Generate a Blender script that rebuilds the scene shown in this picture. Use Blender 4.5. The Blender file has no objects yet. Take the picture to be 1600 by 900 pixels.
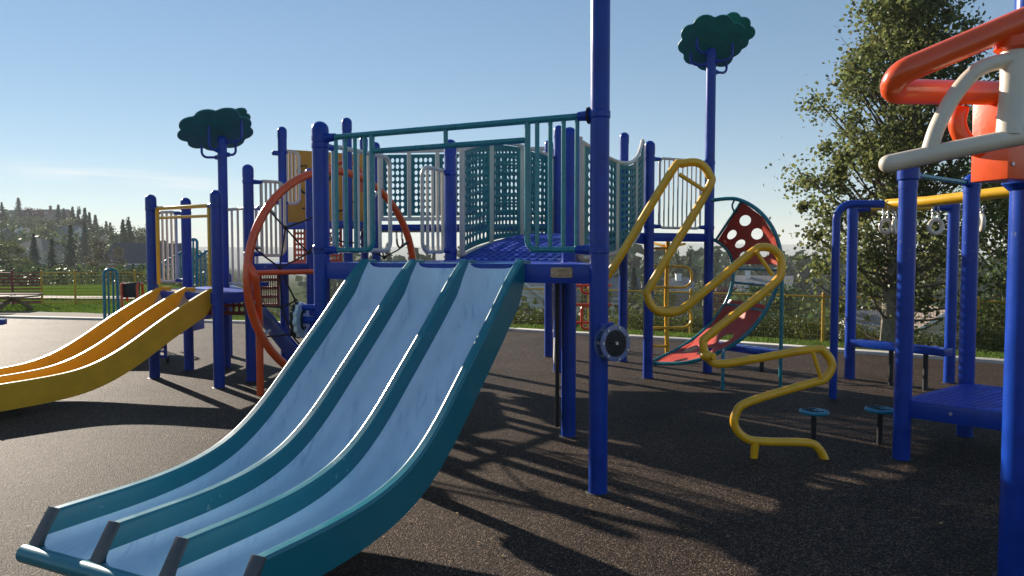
import bpy, bmesh, math, random
import numpy as np
from mathutils import Vector, Matrix
random.seed(7); rng = np.random.default_rng(7)
scene = bpy.context.scene
C = scene.collection
R = math.radians

# ------------------------------------------------------------------ camera, sky, sun, exposure
F, HC = 1150.0, 1.6
TH = math.atan(55.0 / F)
cam = bpy.data.cameras.new('camera'); camo = bpy.data.objects.new('camera', cam); C.objects.link(camo)
cam.sensor_fit = 'HORIZONTAL'; cam.sensor_width = 36.0; cam.lens = 36.0 * F / 1600.0
cam.clip_start = 0.05; cam.clip_end = 12000
camo.location = (0, 0, HC); camo.rotation_euler = (math.pi / 2 - TH, 0, 0)
scene.camera = camo

SUN_AZ = R(-42)      # measured from +Y towards +X: ahead and to the left
SUN_EL = R(20.5)
world = bpy.data.worlds.new('World'); scene.world = world; world.use_nodes = True
wn, wl = world.node_tree.nodes, world.node_tree.links
wn.clear()
wout = wn.new('ShaderNodeOutputWorld'); bg = wn.new('ShaderNodeBackground'); bg.inputs['Strength'].default_value = 0.1
sky = wn.new('ShaderNodeTexSky'); sky.sky_type = 'NISHITA'; sky.sun_disc = False
sky.sun_elevation = SUN_EL; sky.sun_rotation = SUN_AZ
sky.altitude = 1200; sky.air_density = 0.9; sky.dust_density = 0.0; sky.ozone_density = 1.2
# thin high wisps of cloud near the horizon, in sky directions
tc = wn.new('ShaderNodeTexCoord'); sep = wn.new('ShaderNodeSeparateXYZ'); wl.new(tc.outputs['Generated'], sep.inputs[0])
def wm(op, a, b=None, c=None):
    n = wn.new('ShaderNodeMath'); n.operation = op
    for i, x in enumerate((a, b, c)):
        if x is None: continue
        if isinstance(x, (int, float)): n.inputs[i].default_value = x
        else: wl.new(x, n.inputs[i])
    return n.outputs[0]
az = wm('ARCTAN2', sep.outputs['X'], sep.outputs['Y']); el = wm('ARCSINE', sep.outputs['Z'])
cb = wn.new('ShaderNodeCombineXYZ'); wl.new(wm('MULTIPLY', az, 7.0), cb.inputs[0]); wl.new(wm('MULTIPLY', el, 95.0), cb.inputs[1])
nz = wn.new('ShaderNodeTexNoise'); nz.inputs['Scale'].default_value = 1.3; nz.inputs['Detail'].default_value = 6
wl.new(cb.outputs[0], nz.inputs['Vector'])
e0 = wm('ADD', wm('MULTIPLY', wm('ADD', az, 0.5), -0.055), 0.090)
de = wm('DIVIDE', wm('SUBTRACT', el, e0), 0.0085)
band = wm('EXPONENT', wm('MULTIPLY', wm('MULTIPLY', de, de), -1.0))
da = wm('DIVIDE', wm('ADD', az, 0.475), 0.115)
band = wm('MULTIPLY', band, wm('EXPONENT', wm('MULTIPLY', wm('POWER', wm('ABSOLUTE', da), 4.0), -1.0)))
mr = wn.new('ShaderNodeMapRange'); mr.inputs[1].default_value = 0.36; mr.inputs[2].default_value = 0.72
wl.new(nz.outputs['Fac'], mr.inputs[0])
cm = wm('MULTIPLY', wm('MULTIPLY', band, mr.outputs[0]), 0.8)
# hazy air evens the sky out: the same soft curve over the whole dome
sc1 = wn.new('ShaderNodeVectorMath'); sc1.operation = 'SCALE'; sc1.inputs['Scale'].default_value = 0.068; wl.new(sky.outputs[0], sc1.inputs[0])
gm = wn.new('ShaderNodeGamma'); gm.inputs['Gamma'].default_value = 0.60; wl.new(sc1.outputs[0], gm.inputs['Color'])
sc2 = wn.new('ShaderNodeVectorMath'); sc2.operation = 'SCALE'; sc2.inputs['Scale'].default_value = 6.1; wl.new(gm.outputs[0], sc2.inputs[0])
mixc = wn.new('ShaderNodeMixRGB'); wl.new(cm, mixc.inputs[0]); hsv = wn.new('ShaderNodeHueSaturation'); hsv.inputs['Saturation'].default_value = 1.42; wl.new(sc2.outputs[0], hsv.inputs['Color']); wl.new(hsv.outputs[0], mixc.inputs[1]); mixc.inputs[2].default_value = (5.6, 5.4, 5.3, 1)
wl.new(mixc.outputs[0], bg.inputs['Color']); wl.new(bg.outputs[0], wout.inputs[0])

sund = bpy.data.lights.new('sun', 'SUN'); sund.energy = 5.0; sund.angle = R(0.53); sund.color = (1.0, 0.90, 0.76)
suno = bpy.data.objects.new('sun', sund); C.objects.link(suno)
sdir = Vector((math.sin(SUN_AZ) * math.cos(SUN_EL), math.cos(SUN_AZ) * math.cos(SUN_EL), math.sin(SUN_EL)))
suno.rotation_euler = (-sdir).to_track_quat('-Z', 'Y').to_euler(); suno.location = (-10, 10, 20)
vs = scene.view_settings; vs.view_transform = 'Standard'; vs.look = 'None'; vs.exposure = 0.97; vs.gamma = 1.0; vs.use_curve_mapping = False
scene.cycles.use_denoising = True
scene.cycles.max_bounces = 8; scene.cycles.volume_bounces = 2; scene.cycles.transparent_max_bounces = 12
scene.cycles.caustics_reflective = False; scene.cycles.caustics_refractive = False

# ------------------------------------------------------------------ measuring helpers (pixel of the 1600x900 photo -> metres)
def ray(u, v):
    b, a = (u - 800) / F, (v - 450) / F
    return b, math.cos(TH) - a * math.sin(TH), -math.sin(TH) - a * math.cos(TH)
def at(u, v, Y):
    x, y, z = ray(u, v); t = Y / y
    return Vector((x * t, Y, HC + z * t))
def G(u, v, z=0.0):
    x, y, zz = ray(u, v); t = (z - HC) / zz
    return Vector((x * t, y * t, z))

# ------------------------------------------------------------------ materials
def mat(name, col, rough=0.5, metal=0.0, coat=0.0, var=0.06, vscale=6.0, bump=0.0, bscale=200.0, spec=0.5, island=0.0, trans=0.0, dirt=0.0):
    m = bpy.data.materials.new(name); m.use_nodes = True
    n, l = m.node_tree.nodes, m.node_tree.links
    p = n['Principled BSDF']
    p.inputs['Roughness'].default_value = rough; p.inputs['Metallic'].default_value = metal
    p.inputs['Coat Weight'].default_value = coat; p.inputs['Coat Roughness'].default_value = 0.12
    p.inputs['Specular IOR Level'].default_value = spec
    co = n.new('ShaderNodeTexCoord')
    t = n.new('ShaderNodeTexNoise'); t.inputs['Scale'].default_value = vscale; t.inputs['Detail'].default_value = 6; t.inputs['Roughness'].default_value = 0.65
    l.new(co.outputs['Object'], t.inputs['Vector'])
    r = n.new('ShaderNodeValToRGB'); e = r.color_ramp.elements
    e[0].position = 0.32; e[1].position = 0.68
    e[0].color = tuple(c * (1 - var * 2) for c in col) + (1,); e[1].color = tuple(min(1, c * (1 + var * 1.5)) for c in col) + (1,)
    l.new(t.outputs['Fac'], r.inputs[0]); out = r.outputs[0]
    if island:
        g = n.new('ShaderNodeNewGeometry'); hs = n.new('ShaderNodeHueSaturation')
        mp = n.new('ShaderNodeMapRange'); mp.inputs[3].default_value = 1 - island; mp.inputs[4].default_value = 1 + island
        l.new(g.outputs['Random Per Island'], mp.inputs[0]); l.new(mp.outputs[0], hs.inputs['Value'])
        mh = n.new('ShaderNodeMapRange'); mh.inputs[3].default_value = 0.5 - island * 0.06; mh.inputs[4].default_value = 0.5 + island * 0.03
        ml = n.new('ShaderNodeMath'); ml.operation = 'FRACT'; mm = n.new('ShaderNodeMath'); mm.operation = 'MULTIPLY'; mm.inputs[1].default_value = 17.3
        l.new(g.outputs['Random Per Island'], mm.inputs[0]); l.new(mm.outputs[0], ml.inputs[0]); l.new(ml.outputs[0], mh.inputs[0]); l.new(mh.outputs[0], hs.inputs['Hue'])
        l.new(out, hs.inputs['Color']); out = hs.outputs[0]
    if dirt:
        d = n.new('ShaderNodeTexNoise'); d.inputs['Scale'].default_value = 3.5; d.inputs['Detail'].default_value = 9; d.inputs['Roughness'].default_value = 0.75
        mpn = n.new('ShaderNodeMapping'); mpn.inputs['Scale'].default_value = (1, 1, 1.0); l.new(co.outputs['Object'], mpn.inputs[0]); l.new(mpn.outputs[0], d.inputs['Vector'])
        dr = n.new('ShaderNodeMapRange'); dr.inputs[1].default_value = 0.52; dr.inputs[2].default_value = 0.74; dr.inputs[4].default_value = dirt
        l.new(d.outputs['Fac'], dr.inputs[0])
        mx = n.new('ShaderNodeMixRGB'); mx.inputs[2].default_value = (0.16, 0.14, 0.12, 1)
        l.new(dr.outputs[0], mx.inputs[0]); l.new(out, mx.inputs[1]); out = mx.outputs[0]
    l.new(out, p.inputs['Base Color'])
    rr = n.new('ShaderNodeMapRange'); rr.inputs[3].default_value = max(0.03, rough - 0.1); rr.inputs[4].default_value = min(1, rough + 0.14)
    l.new(t.outputs['Fac'], rr.inputs[0]); l.new(rr.outputs[0], p.inputs['Roughness'])
    if bump:
        b = n.new('ShaderNodeTexNoise'); b.inputs['Scale'].default_value = bscale; b.inputs['Detail'].default_value = 3
        l.new(co.outputs['Object'], b.inputs['Vector'])
        bp = n.new('ShaderNodeBump'); bp.inputs['Strength'].default_value = bump; bp.inputs['Distance'].default_value = 0.01
        l.new(b.outputs['Fac'], bp.inputs['Height']); l.new(bp.outputs[0], p.inputs['Normal'])
    if trans:
        tr = n.new('ShaderNodeBsdfTranslucent'); l.new(out, tr.inputs['Color'])
        ms = n.new('ShaderNodeMixShader'); ms.inputs[0].default_value = trans
        l.new(p.outputs[0], ms.inputs[1]); l.new(tr.outputs[0], ms.inputs[2]); l.new(ms.outputs[0], n['Material Output'].inputs[0])
    return m
M = {}
M['blue'] = mat('blue_powder_coat', (0.002, 0.042, 0.32), 0.30, coat=0.06, bump=0.05, bscale=60, var=0.10, spec=0.32, dirt=0.02)
M['bluedeck'] = mat('blue_vinyl_deck', (0.005, 0.045, 0.44), 0.42, bump=0.25, bscale=90, var=0.1, dirt=0.18)
M['teal'] = mat('teal_powder_coat', (0.006, 0.20, 0.24), 0.26, coat=0.3, bump=0.04, bscale=50, var=0.08, dirt=0.10)
M['tealslide'] = mat('teal_slide_plastic', (0.004, 0.17, 0.215), 0.32, coat=0.1, bump=0.015, bscale=30, var=0.03, dirt=0.05)
M['tealpanel'] = mat('teal_panel_plastic', (0.006, 0.19, 0.21), 0.4, trans=0.12, var=0.08, bump=0.05, bscale=80)
M['yellow'] = mat('yellow_powder_coat', (0.86, 0.45, 0.010), 0.3, coat=0.3, bump=0.05, bscale=60, var=0.06, dirt=0.10)
M['yslide'] = mat('yellow_slide_plastic', (0.80, 0.40, 0.012), 0.34, coat=0.1, bump=0.03, bscale=20, var=0.05, dirt=0.10)
M['ybed'] = mat('taupe_slide_bed', (0.34, 0.25, 0.20), 0.25, coat=0.1, bump=0.03, bscale=20, var=0.05, dirt=0.15)
M['orange'] = mat('orange_powder_coat', (0.82, 0.09, 0.010), 0.3, coat=0.3, bump=0.05, bscale=60, var=0.06, dirt=0.06)
M['cream'] = mat('cream_powder_coat', (0.68, 0.59, 0.47), 0.36, coat=0.15, bump=0.04, bscale=60, var=0.05, dirt=0.10)
M['white'] = mat('pale_plastic', (0.6, 0.6, 0.62), 0.4, var=0.05)
M['redpanel'] = mat('red_panel_plastic', (0.72, 0.10, 0.06), 0.38, var=0.06, bump=0.03, bscale=70, dirt=0.06, trans=0.22)
M['rust'] = mat('rust_red_panel_plastic', (0.26, 0.04, 0.025), 0.45, var=0.08, dirt=0.12)
M['ypanel'] = mat('ochre_panel_plastic', (0.62, 0.27, 0.015), 0.45, var=0.06)
M['black'] = mat('black_rubber', (0.012, 0.012, 0.014), 0.55, var=0.15, bump=0.1, bscale=150)
M['rope'] = mat('black_rope', (0.012, 0.012, 0.015), 0.8, var=0.2, bump=0.6, bscale=250)
M['steel'] = mat('galvanised_steel', (0.45, 0.45, 0.46), 0.35, metal=0.9, var=0.1)
M['leafplate'] = mat('dark_green_plastic', (0.012, 0.20, 0.185), 0.42, var=0.10, bump=0.05, bscale=90, trans=0.14)
M['brass'] = mat('bronze_plate', (0.42, 0.28, 0.17), 0.42, metal=0.5, var=0.1)
M['concrete'] = mat('concrete', (0.55, 0.50, 0.44), 0.85, var=0.12, vscale=3, bump=0.2, bscale=60)
M['path'] = mat('gravel_path', (0.30, 0.24, 0.18), 0.9, var=0.15, vscale=2, bump=0.3, bscale=40)
M['soil'] = mat('bare_soil', (0.12, 0.085, 0.055), 0.95, var=0.25, vscale=2.5, bump=0.5, bscale=25)
M['bark'] = mat('pale_bark', (0.20, 0.17, 0.13), 0.85, var=0.3, vscale=9, bump=0.5, bscale=30)
M['twig'] = mat('dark_bark', (0.10, 0.075, 0.055), 0.9, var=0.25, vscale=9)
M['leaf'] = mat('poplar_leaf', (0.13, 0.15, 0.05), 0.40, spec=0.3, var=0.2, vscale=0.8, island=0.5, trans=0.60)
M['leaf2'] = mat('dark_leaf', (0.060, 0.095, 0.028), 0.5, spec=0.18, var=0.2, vscale=0.8, island=0.4, trans=0.35)
M['leaf3'] = mat('yellow_green_leaf', (0.11, 0.13, 0.03), 0.5, spec=0.18, var=0.2, vscale=0.8, island=0.35, trans=0.3)
M['leafbrown'] = mat('dry_leaf', (0.12, 0.10, 0.055), 0.6, spec=0.18, var=0.2, vscale=0.8, island=0.35, trans=0.25)
M['leafred'] = mat('maroon_leaf', (0.085, 0.022, 0.03), 0.5, spec=0.18, var=0.2, vscale=0.8, island=0.35, trans=0.25)
M['needle'] = mat('conifer_needles', (0.045, 0.075, 0.035), 0.6, spec=0.18, var=0.2, vscale=0.5, island=0.4, trans=0.25)
M['needle2'] = mat('blue_conifer_needles', (0.045, 0.072, 0.05), 0.6, spec=0.18, var=0.2, vscale=0.5, island=0.4, trans=0.25)
M['blade'] = mat('grass_blade', (0.12, 0.19, 0.03), 0.6, spec=0.18, var=0.2, vscale=0.7, island=0.35, trans=0.35)
M['stucco'] = mat('pale_siding', (0.78, 0.76, 0.73), 0.8, var=0.06, vscale=2)
M['beigewall'] = mat('beige_siding', (0.55, 0.47, 0.38), 0.8, var=0.06, vscale=2)
M['brickwall'] = mat('brown_brick', (0.20, 0.10, 0.07), 0.85, var=0.15, vscale=3)
M['greywall'] = mat('grey_siding', (0.20, 0.21, 0.23), 0.8, var=0.06, vscale=2)
M['roofgrey'] = mat('grey_shingle', (0.16, 0.16, 0.165), 0.85, var=0.2, vscale=3, bump=0.3, bscale=8)
M['roofdark'] = mat('slate_shingle', (0.045, 0.05, 0.065), 0.85, var=0.2, vscale=3, bump=0.3, bscale=8)
M['roofbrown'] = mat('brown_shingle', (0.20, 0.15, 0.12), 0.85, var=0.2, vscale=3, bump=0.3, bscale=8)
M['trim'] = mat('white_trim', (0.7, 0.7, 0.68), 0.6, var=0.03)
M['glass'] = mat('window_glass', (0.03, 0.035, 0.045), 0.08, var=0.1, spec=0.8)
M['fencey'] = mat('yellow_fence_paint', (0.55, 0.30, 0.02), 0.5, var=0.1)
M['fencer'] = mat('maroon_fence_paint', (0.22, 0.03, 0.035), 0.5, var=0.1)
M['wire'] = mat('fence_wire', (0.42, 0.27, 0.05), 0.5, metal=0.0, var=0.1)
M['wood'] = mat('weathered_wood', (0.22, 0.16, 0.11), 0.8, var=0.2, vscale=12)
M['pad'] = mat('grey_rubber_pad', (0.07, 0.07, 0.075), 0.45, var=0.15, bump=0.1, bscale=120)
M['pod'] = mat('cyan_pod_plastic', (0.01, 0.22, 0.34), 0.4, var=0.08)

def rubber_mat():
    m = bpy.data.materials.new('poured_rubber'); m.use_nodes = True
    n, l = m.node_tree.nodes, m.node_tree.links; p = n['Principled BSDF']
    co = n.new('ShaderNodeTexCoord')
    v = n.new('ShaderNodeTexVoronoi'); v.inputs['Scale'].default_value = 125; l.new(co.outputs['Object'], v.inputs['Vector'])
    wnz = n.new('ShaderNodeTexWhiteNoise'); wnz.noise_dimensions = '3D'; l.new(v.outputs['Position'], wnz.inputs['Vector'])
    r = n.new('ShaderNodeValToRGB'); e = r.color_ramp.elements
    e[0].position = 0.0; e[0].color = (0.012, 0.009, 0.0075, 1); e[1].position = 1.0; e[1].color = (0.23, 0.17, 0.125, 1)
    a = e.new(0.5); a.color = (0.036, 0.025, 0.0195, 1); a = e.new(0.84); a.color = (0.084, 0.059, 0.044, 1)
    l.new(wnz.outputs['Value'], r.inputs[0])
    big = n.new('ShaderNodeTexNoise'); big.inputs['Scale'].default_value = 0.9; big.inputs['Detail'].default_value = 7; big.inputs['Roughness'].default_value = 0.7
    l.new(co.outputs['Object'], big.inputs['Vector'])
    mr = n.new('ShaderNodeMapRange'); mr.inputs[1].default_value = 0.3; mr.inputs[2].default_value = 0.7; mr.inputs[3].default_value = 0.60; mr.inputs[4].default_value = 1.32
    l.new(big.outputs['Fac'], mr.inputs[0])
    hs = n.new('ShaderNodeHueSaturation'); l.new(r.outputs[0], hs.inputs['Color']); l.new(mr.outputs[0], hs.inputs['Value']); l.new(hs.outputs[0], p.inputs['Base Color'])
    p.inputs['Roughness'].default_value = 0.68; p.inputs['Specular IOR Level'].default_value = 0.09; p.inputs['Specular Tint'].default_value = (1.0, 0.78, 0.62, 1)
    b2 = n.new('ShaderNodeTexNoise'); b2.inputs['Scale'].default_value = 70; b2.inputs['Detail'].default_value = 4; l.new(co.outputs['Object'], b2.inputs['Vector'])
    bp = n.new('ShaderNodeBump'); bp.inputs['Strength'].default_value = 0.9; bp.inputs['Distance'].default_value = 0.006; l.new(v.outputs['Distance'], bp.inputs['Height']); bp.invert = True
    bp2 = n.new('ShaderNodeBump'); bp2.inputs['Strength'].default_value = 0.5; bp2.inputs['Distance'].default_value = 0.01
    l.new(b2.outputs['Fac'], bp2.inputs['Height']); l.new(bp.outputs[0], bp2.inputs['Normal']); l.new(bp2.outputs[0], p.inputs['Normal'])
    return m
def chips(m, col, amount, scale=26):
    n, l = m.node_tree.nodes, m.node_tree.links; p = n['Principled BSDF']; src = p.inputs['Base Color'].links[0].from_socket
    co = n.new('ShaderNodeTexCoord'); v = n.new('ShaderNodeTexNoise'); v.inputs['Scale'].default_value = scale; v.inputs['Detail'].default_value = 5; v.inputs['Roughness'].default_value = 0.8
    l.new(co.outputs['Object'], v.inputs['Vector']); b = n.new('ShaderNodeTexNoise'); b.inputs['Scale'].default_value = 2.2; l.new(co.outputs['Object'], b.inputs['Vector'])
    ad = n.new('ShaderNodeMath'); ad.operation = 'MULTIPLY'; l.new(v.outputs['Fac'], ad.inputs[0]); l.new(b.outputs['Fac'], ad.inputs[1])
    mr = n.new('ShaderNodeMapRange'); mr.inputs[1].default_value = amount; mr.inputs[2].default_value = amount + 0.02; mr.inputs[4].default_value = 0.8; l.new(ad.outputs[0], mr.inputs[0])
    mx = n.new('ShaderNodeMixRGB'); mx.inputs[2].default_value = col + (1,); l.new(mr.outputs[0], mx.inputs[0]); l.new(src, mx.inputs[1]); l.new(mx.outputs[0], p.inputs['Base Color'])
chips(M['blue'], (0.12, 0.15, 0.24), 0.375); chips(M['yellow'], (0.35, 0.22, 0.10), 0.40); chips(M['orange'], (0.35, 0.18, 0.12), 0.41); chips(M['tealslide'], (0.25, 0.36, 0.38), 0.405, 18); chips(M['cream'], (0.30, 0.24, 0.18), 0.405)
M['rubber'] = rubber_mat()
def slide_mat():
    m = mat('light_blue_slide_plastic', (0.68, 0.79, 0.91), 0.30, var=0.03, vscale=3, coat=0.0)
    n, l = m.node_tree.nodes, m.node_tree.links; p = n['Principled BSDF']
    co = n.new('ShaderNodeTexCoord'); mp = n.new('ShaderNodeMapping'); mp.inputs['Rotation'].default_value = (0, 0, R(-27)); mp.inputs['Scale'].default_value = (14, 2.2, 2.2)
    l.new(co.outputs['Object'], mp.inputs[0])
    t = n.new('ShaderNodeTexNoise'); t.inputs['Scale'].default_value = 1.6; t.inputs['Detail'].default_value = 8; t.inputs['Roughness'].default_value = 0.7; t.inputs['Distortion'].default_value = 0.8
    l.new(mp.outputs[0], t.inputs['Vector'])
    mr = n.new('ShaderNodeMapRange'); mr.inputs[1].default_value = 0.52; mr.inputs[2].default_value = 0.68; mr.inputs[4].default_value = 0.75; l.new(t.outputs['Fac'], mr.inputs[0])
    mx = n.new('ShaderNodeMixRGB'); mx.inputs[2].default_value = (0.36, 0.48, 0.66, 1)
    src = p.inputs['Base Color'].links[0].from_socket
    l.new(mr.outputs[0], mx.inputs[0]); l.new(src, mx.inputs[1]); l.new(mx.outputs[0], p.inputs['Base Color'])
    mr2 = n.new('ShaderNodeMapRange'); mr2.inputs[1].default_value = 0.35; mr2.inputs[2].default_value = 0.7; mr2.inputs[3].default_value = 0.16; mr2.inputs[4].default_value = 0.36
    l.new(t.outputs['Fac'], mr2.inputs[0]); l.new(mr2.outputs[0], p.inputs['Roughness'])
    return m
M['slidebed'] = slide_mat()
def ground_mat(name, c1, c2, c3, s1, s2):
    m = bpy.data.materials.new(name); m.use_nodes = True
    n, l = m.node_tree.nodes, m.node_tree.links; p = n['Principled BSDF']; p.inputs['Roughness'].default_value = 0.9; p.inputs['Specular IOR Level'].default_value = 0.0
    co = n.new('ShaderNodeTexCoord')
    a = n.new('ShaderNodeTexNoise'); a.inputs['Scale'].default_value = s1; a.inputs['Detail'].default_value = 8; l.new(co.outputs['Object'], a.inputs['Vector'])
    b = n.new('ShaderNodeTexNoise'); b.inputs['Scale'].default_value = s2; b.inputs['Detail'].default_value = 6; l.new(co.outputs['Object'], b.inputs['Vector'])
    r = n.new('ShaderNodeValToRGB'); e = r.color_ramp.elements; e[0].position = 0.35; e[0].color = c1 + (1,); e[1].position = 0.66; e[1].color = c2 + (1,); l.new(a.outputs['Fac'], r.inputs[0])
    mx = n.new('ShaderNodeMixRGB'); mx.inputs[2].default_value = c3 + (1,); l.new(r.outputs[0], mx.inputs[1])
    mr = n.new('ShaderNodeMapRange'); mr.inputs[1].default_value = 0.5; mr.inputs[2].default_value = 0.7; mr.inputs[4].default_value = 0.7; l.new(b.outputs['Fac'], mr.inputs[0]); l.new(mr.outputs[0], mx.inputs[0])
    l.new(mx.outputs[0], p.inputs['Base Color'])
    bp = n.new('ShaderNodeBump'); bp.inputs['Strength'].default_value = 0.6; bp.inputs['Distance'].default_value = 0.05; l.new(a.outputs['Fac'], bp.inputs['Height']); l.new(bp.outputs[0], p.inputs['Normal'])
    return m
M['grass'] = ground_mat('grass_ground', (0.055, 0.11, 0.012), (0.095, 0.15, 0.02), (0.12, 0.13, 0.03), 6.0, 0.35)
M['terrain'] = ground_mat('wooded_terrain', (0.035, 0.055, 0.02), (0.08, 0.09, 0.035), (0.13, 0.115, 0.06), 0.02, 0.004)

# ------------------------------------------------------------------ mesh helpers
WL = {}
class MB:
    def __init__(s): s.v = []; s.f = []
    def add(s, vs, fs):
        o = len(s.v); s.v += [tuple(x) for x in vs]; s.f += [tuple(i + o for i in f) for f in fs]; return s
    def box(s, c, d, ax=None):
        c = Vector(c); ax = ax or (Vector((1, 0, 0)), Vector((0, 1, 0)), Vector((0, 0, 1)))
        p = []
        for k in (-1, 1):
            for j in (-1, 1):
                for i in (-1, 1): p.append(c + ax[0] * (i * d[0] / 2) + ax[1] * (j * d[1] / 2) + ax[2] * (k * d[2] / 2))
        return s.add(p, [(0, 2, 3, 1), (4, 5, 7, 6), (0, 1, 5, 4), (2, 6, 7, 3), (0, 4, 6, 2), (1, 3, 7, 5)])
    def beam(s, a, b, w, h):
        a, b = Vector(a), Vector(b); x = (b - a); L = x.length; x.normalize()
        y = Vector((0, 0, 1)).cross(x); y = y.normalized() if y.length > 1e-4 else Vector((0, 1, 0)); z = x.cross(y)
        return s.box((a + b) / 2, (L, w, h), (x, y, z))
    def tube(s, pts, r, n=10, closed=False, cap=True):
        P = [Vector(p) for p in pts]; m = len(P)
        rr = r if isinstance(r, (list, tuple)) else [r] * m
        T = []
        for i in range(m):
            a = P[(i - 1) % m] if (closed or i > 0) else P[i]; b = P[(i + 1) % m] if (closed or i < m - 1) else P[i]
            t = b - a; T.append(t.normalized() if t.length > 1e-9 else Vector((0, 0, 1)))
        up = Vector((0, 0, 1)) if abs(T[0].z) < 0.9 else Vector((1, 0, 0))
        N = (up - T[0] * up.dot(T[0])).normalized(); vs = []
        for i in range(m):
            N = (N - T[i] * N.dot(T[i])); N = N.normalized() if N.length > 1e-6 else Vector((1, 0, 0)); B = T[i].cross(N)
            for k in range(n):
                an = 2 * math.pi * k / n; vs.append(P[i] + (N * math.cos(an) + B * math.sin(an)) * rr[i])
        fs = []
        for i in range(m if closed else m - 1):
            j = (i + 1) % m; sh = 0
            if closed and j == 0:
                best = min(range(n), key=lambda q: (vs[i * n] - vs[q]).length); sh = best
            for k in range(n):
                k2 = (k + 1) % n
                fs.append((i * n + k, i * n + k2, j * n + (k2 + sh) % n, j * n + (k + sh) % n))
        if cap and not closed:
            fs.append(tuple(range(n - 1, -1, -1))); fs.append(tuple((m - 1) * n + k for k in range(n)))
        return s.add(vs, fs)
    def cyl(s, a, b, r, n=14): return s.tube([a, b], r, n)
    def lathe(s, c, prof, n=20):
        c = Vector(c); vs = []; m = len(prof)
        for r, z in prof:
            for k in range(n):
                an = 2 * math.pi * k / n; vs.append(c + Vector((r * math.cos(an), r * math.sin(an), z)))
        fs = [(i * n + k, i * n + (k + 1) % n, (i + 1) * n + (k + 1) % n, (i + 1) * n + k) for i in range(m - 1) for k in range(n)]
        fs.append(tuple(range(n - 1, -1, -1))); fs.append(tuple((m - 1) * n + k for k in range(n)))
        return s.add(vs, fs)
    def disc(s, c, ax, r, t, n=24):
        c = Vector(c); ax = Vector(ax).normalized()
        return s.tube([c - ax * t / 2, c + ax * t / 2], r, n)
    def prism(s, poly, O, X, Y, t):
        O, X, Y = Vector(O), Vector(X), Vector(Y); Z = X.cross(Y).normalized(); n = len(poly)
        vs = [O + X * a + Y * b - Z * t / 2 for a, b in poly] + [O + X * a + Y * b + Z * t / 2 for a, b in poly]
        fs = [tuple(range(n - 1, -1, -1)), tuple(range(n, 2 * n))] + [(i, (i + 1) % n, n + (i + 1) % n, n + i) for i in range(n)]
        return s.add(vs, fs)
    def sphere(s, c, r, nu=12, nv=8, sc=(1, 1, 1)):
        prof = [(r * math.sin(math.pi * i / nv) * 1.0 + (1e-4 if i in (0, nv) else 0), -r * math.cos(math.pi * i / nv)) for i in range(nv + 1)]
        t = MB(); t.lathe((0, 0, 0), prof, nu)
        return s.add([(c[0] + x * sc[0], c[1] + y * sc[1], c[2] + z * sc[2]) for x, y, z in t.v], t.f)
    def mesh(s, name, org=(0, 0, 0), smooth=True, bevel=0, ang=35):
        me = bpy.data.meshes.new(name); ox, oy, oz = org
        me.from_pydata([(x - ox, y - oy, z - oz) for x, y, z in s.v], [], s.f)
        if bevel:
            bm = bmesh.new(); bm.from_mesh(me)
            bm.normal_update()
            ed = [e for e in bm.edges if len(e.link_faces) == 2 and e.calc_face_angle(0) > R(40)]
            bmesh.ops.bevel(bm, geom=ed, offset=bevel, segments=2, affect='EDGES', profile=0.6, clamp_overlap=True)
            bm.to_mesh(me); bm.free()
        if smooth:
            me.polygons.foreach_set('use_smooth', [True] * len(me.polygons)); me.set_sharp_from_angle(angle=R(ang))
        return me
    def build(s, name, material, parent=None, org=None, smooth=True, bevel=0, ang=35):
        base = WL[parent.name] if parent else Vector((0, 0, 0))
        if org is None: org = base
        me = s.mesh(name, org, smooth, bevel, ang); me.materials.append(M[material] if isinstance(material, str) else material)
        o = bpy.data.objects.new(name, me); C.objects.link(o)
        if parent: o.parent = parent
        o.location = Vector(org) - base; WL[o.name] = Vector(org)
        return o
def put(name, me, pos, parent):
    o = bpy.data.objects.new(name, me); C.objects.link(o); o.parent = parent
    o.location = Vector(pos) - WL[parent.name]; WL[o.name] = Vector(pos); return o
def tag(o, label, cat, group=None):
    o['label'] = label; o['category'] = cat
    if group: o['group'] = group
    return o
def thing(name, label, cat, loc=(0, 0, 0), group=None):
    o = bpy.data.objects.new(name, None); C.objects.link(o); o.location = loc; o.empty_display_size = 0.1
    WL[o.name] = Vector(loc); return tag(o, label, cat, group)
def struct(o, kind='structure'): o['kind'] = kind; return o
def dup(root, loc, rz=0, sc=1.0, label=None, name=None, group=None):
    r = root.copy(); C.objects.link(r); r.location = loc; r.rotation_euler = (0, 0, rz); r.scale = (sc, sc, sc) if not isinstance(sc, tuple) else sc
    if name: r.name = name
    if label: r['label'] = label
    if group: r['group'] = group
    for ch in root.children:
        c = ch.copy(); C.objects.link(c); c.parent = r
        for g in ch.children:
            d = g.copy(); C.objects.link(d); d.parent = c
    return r
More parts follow.
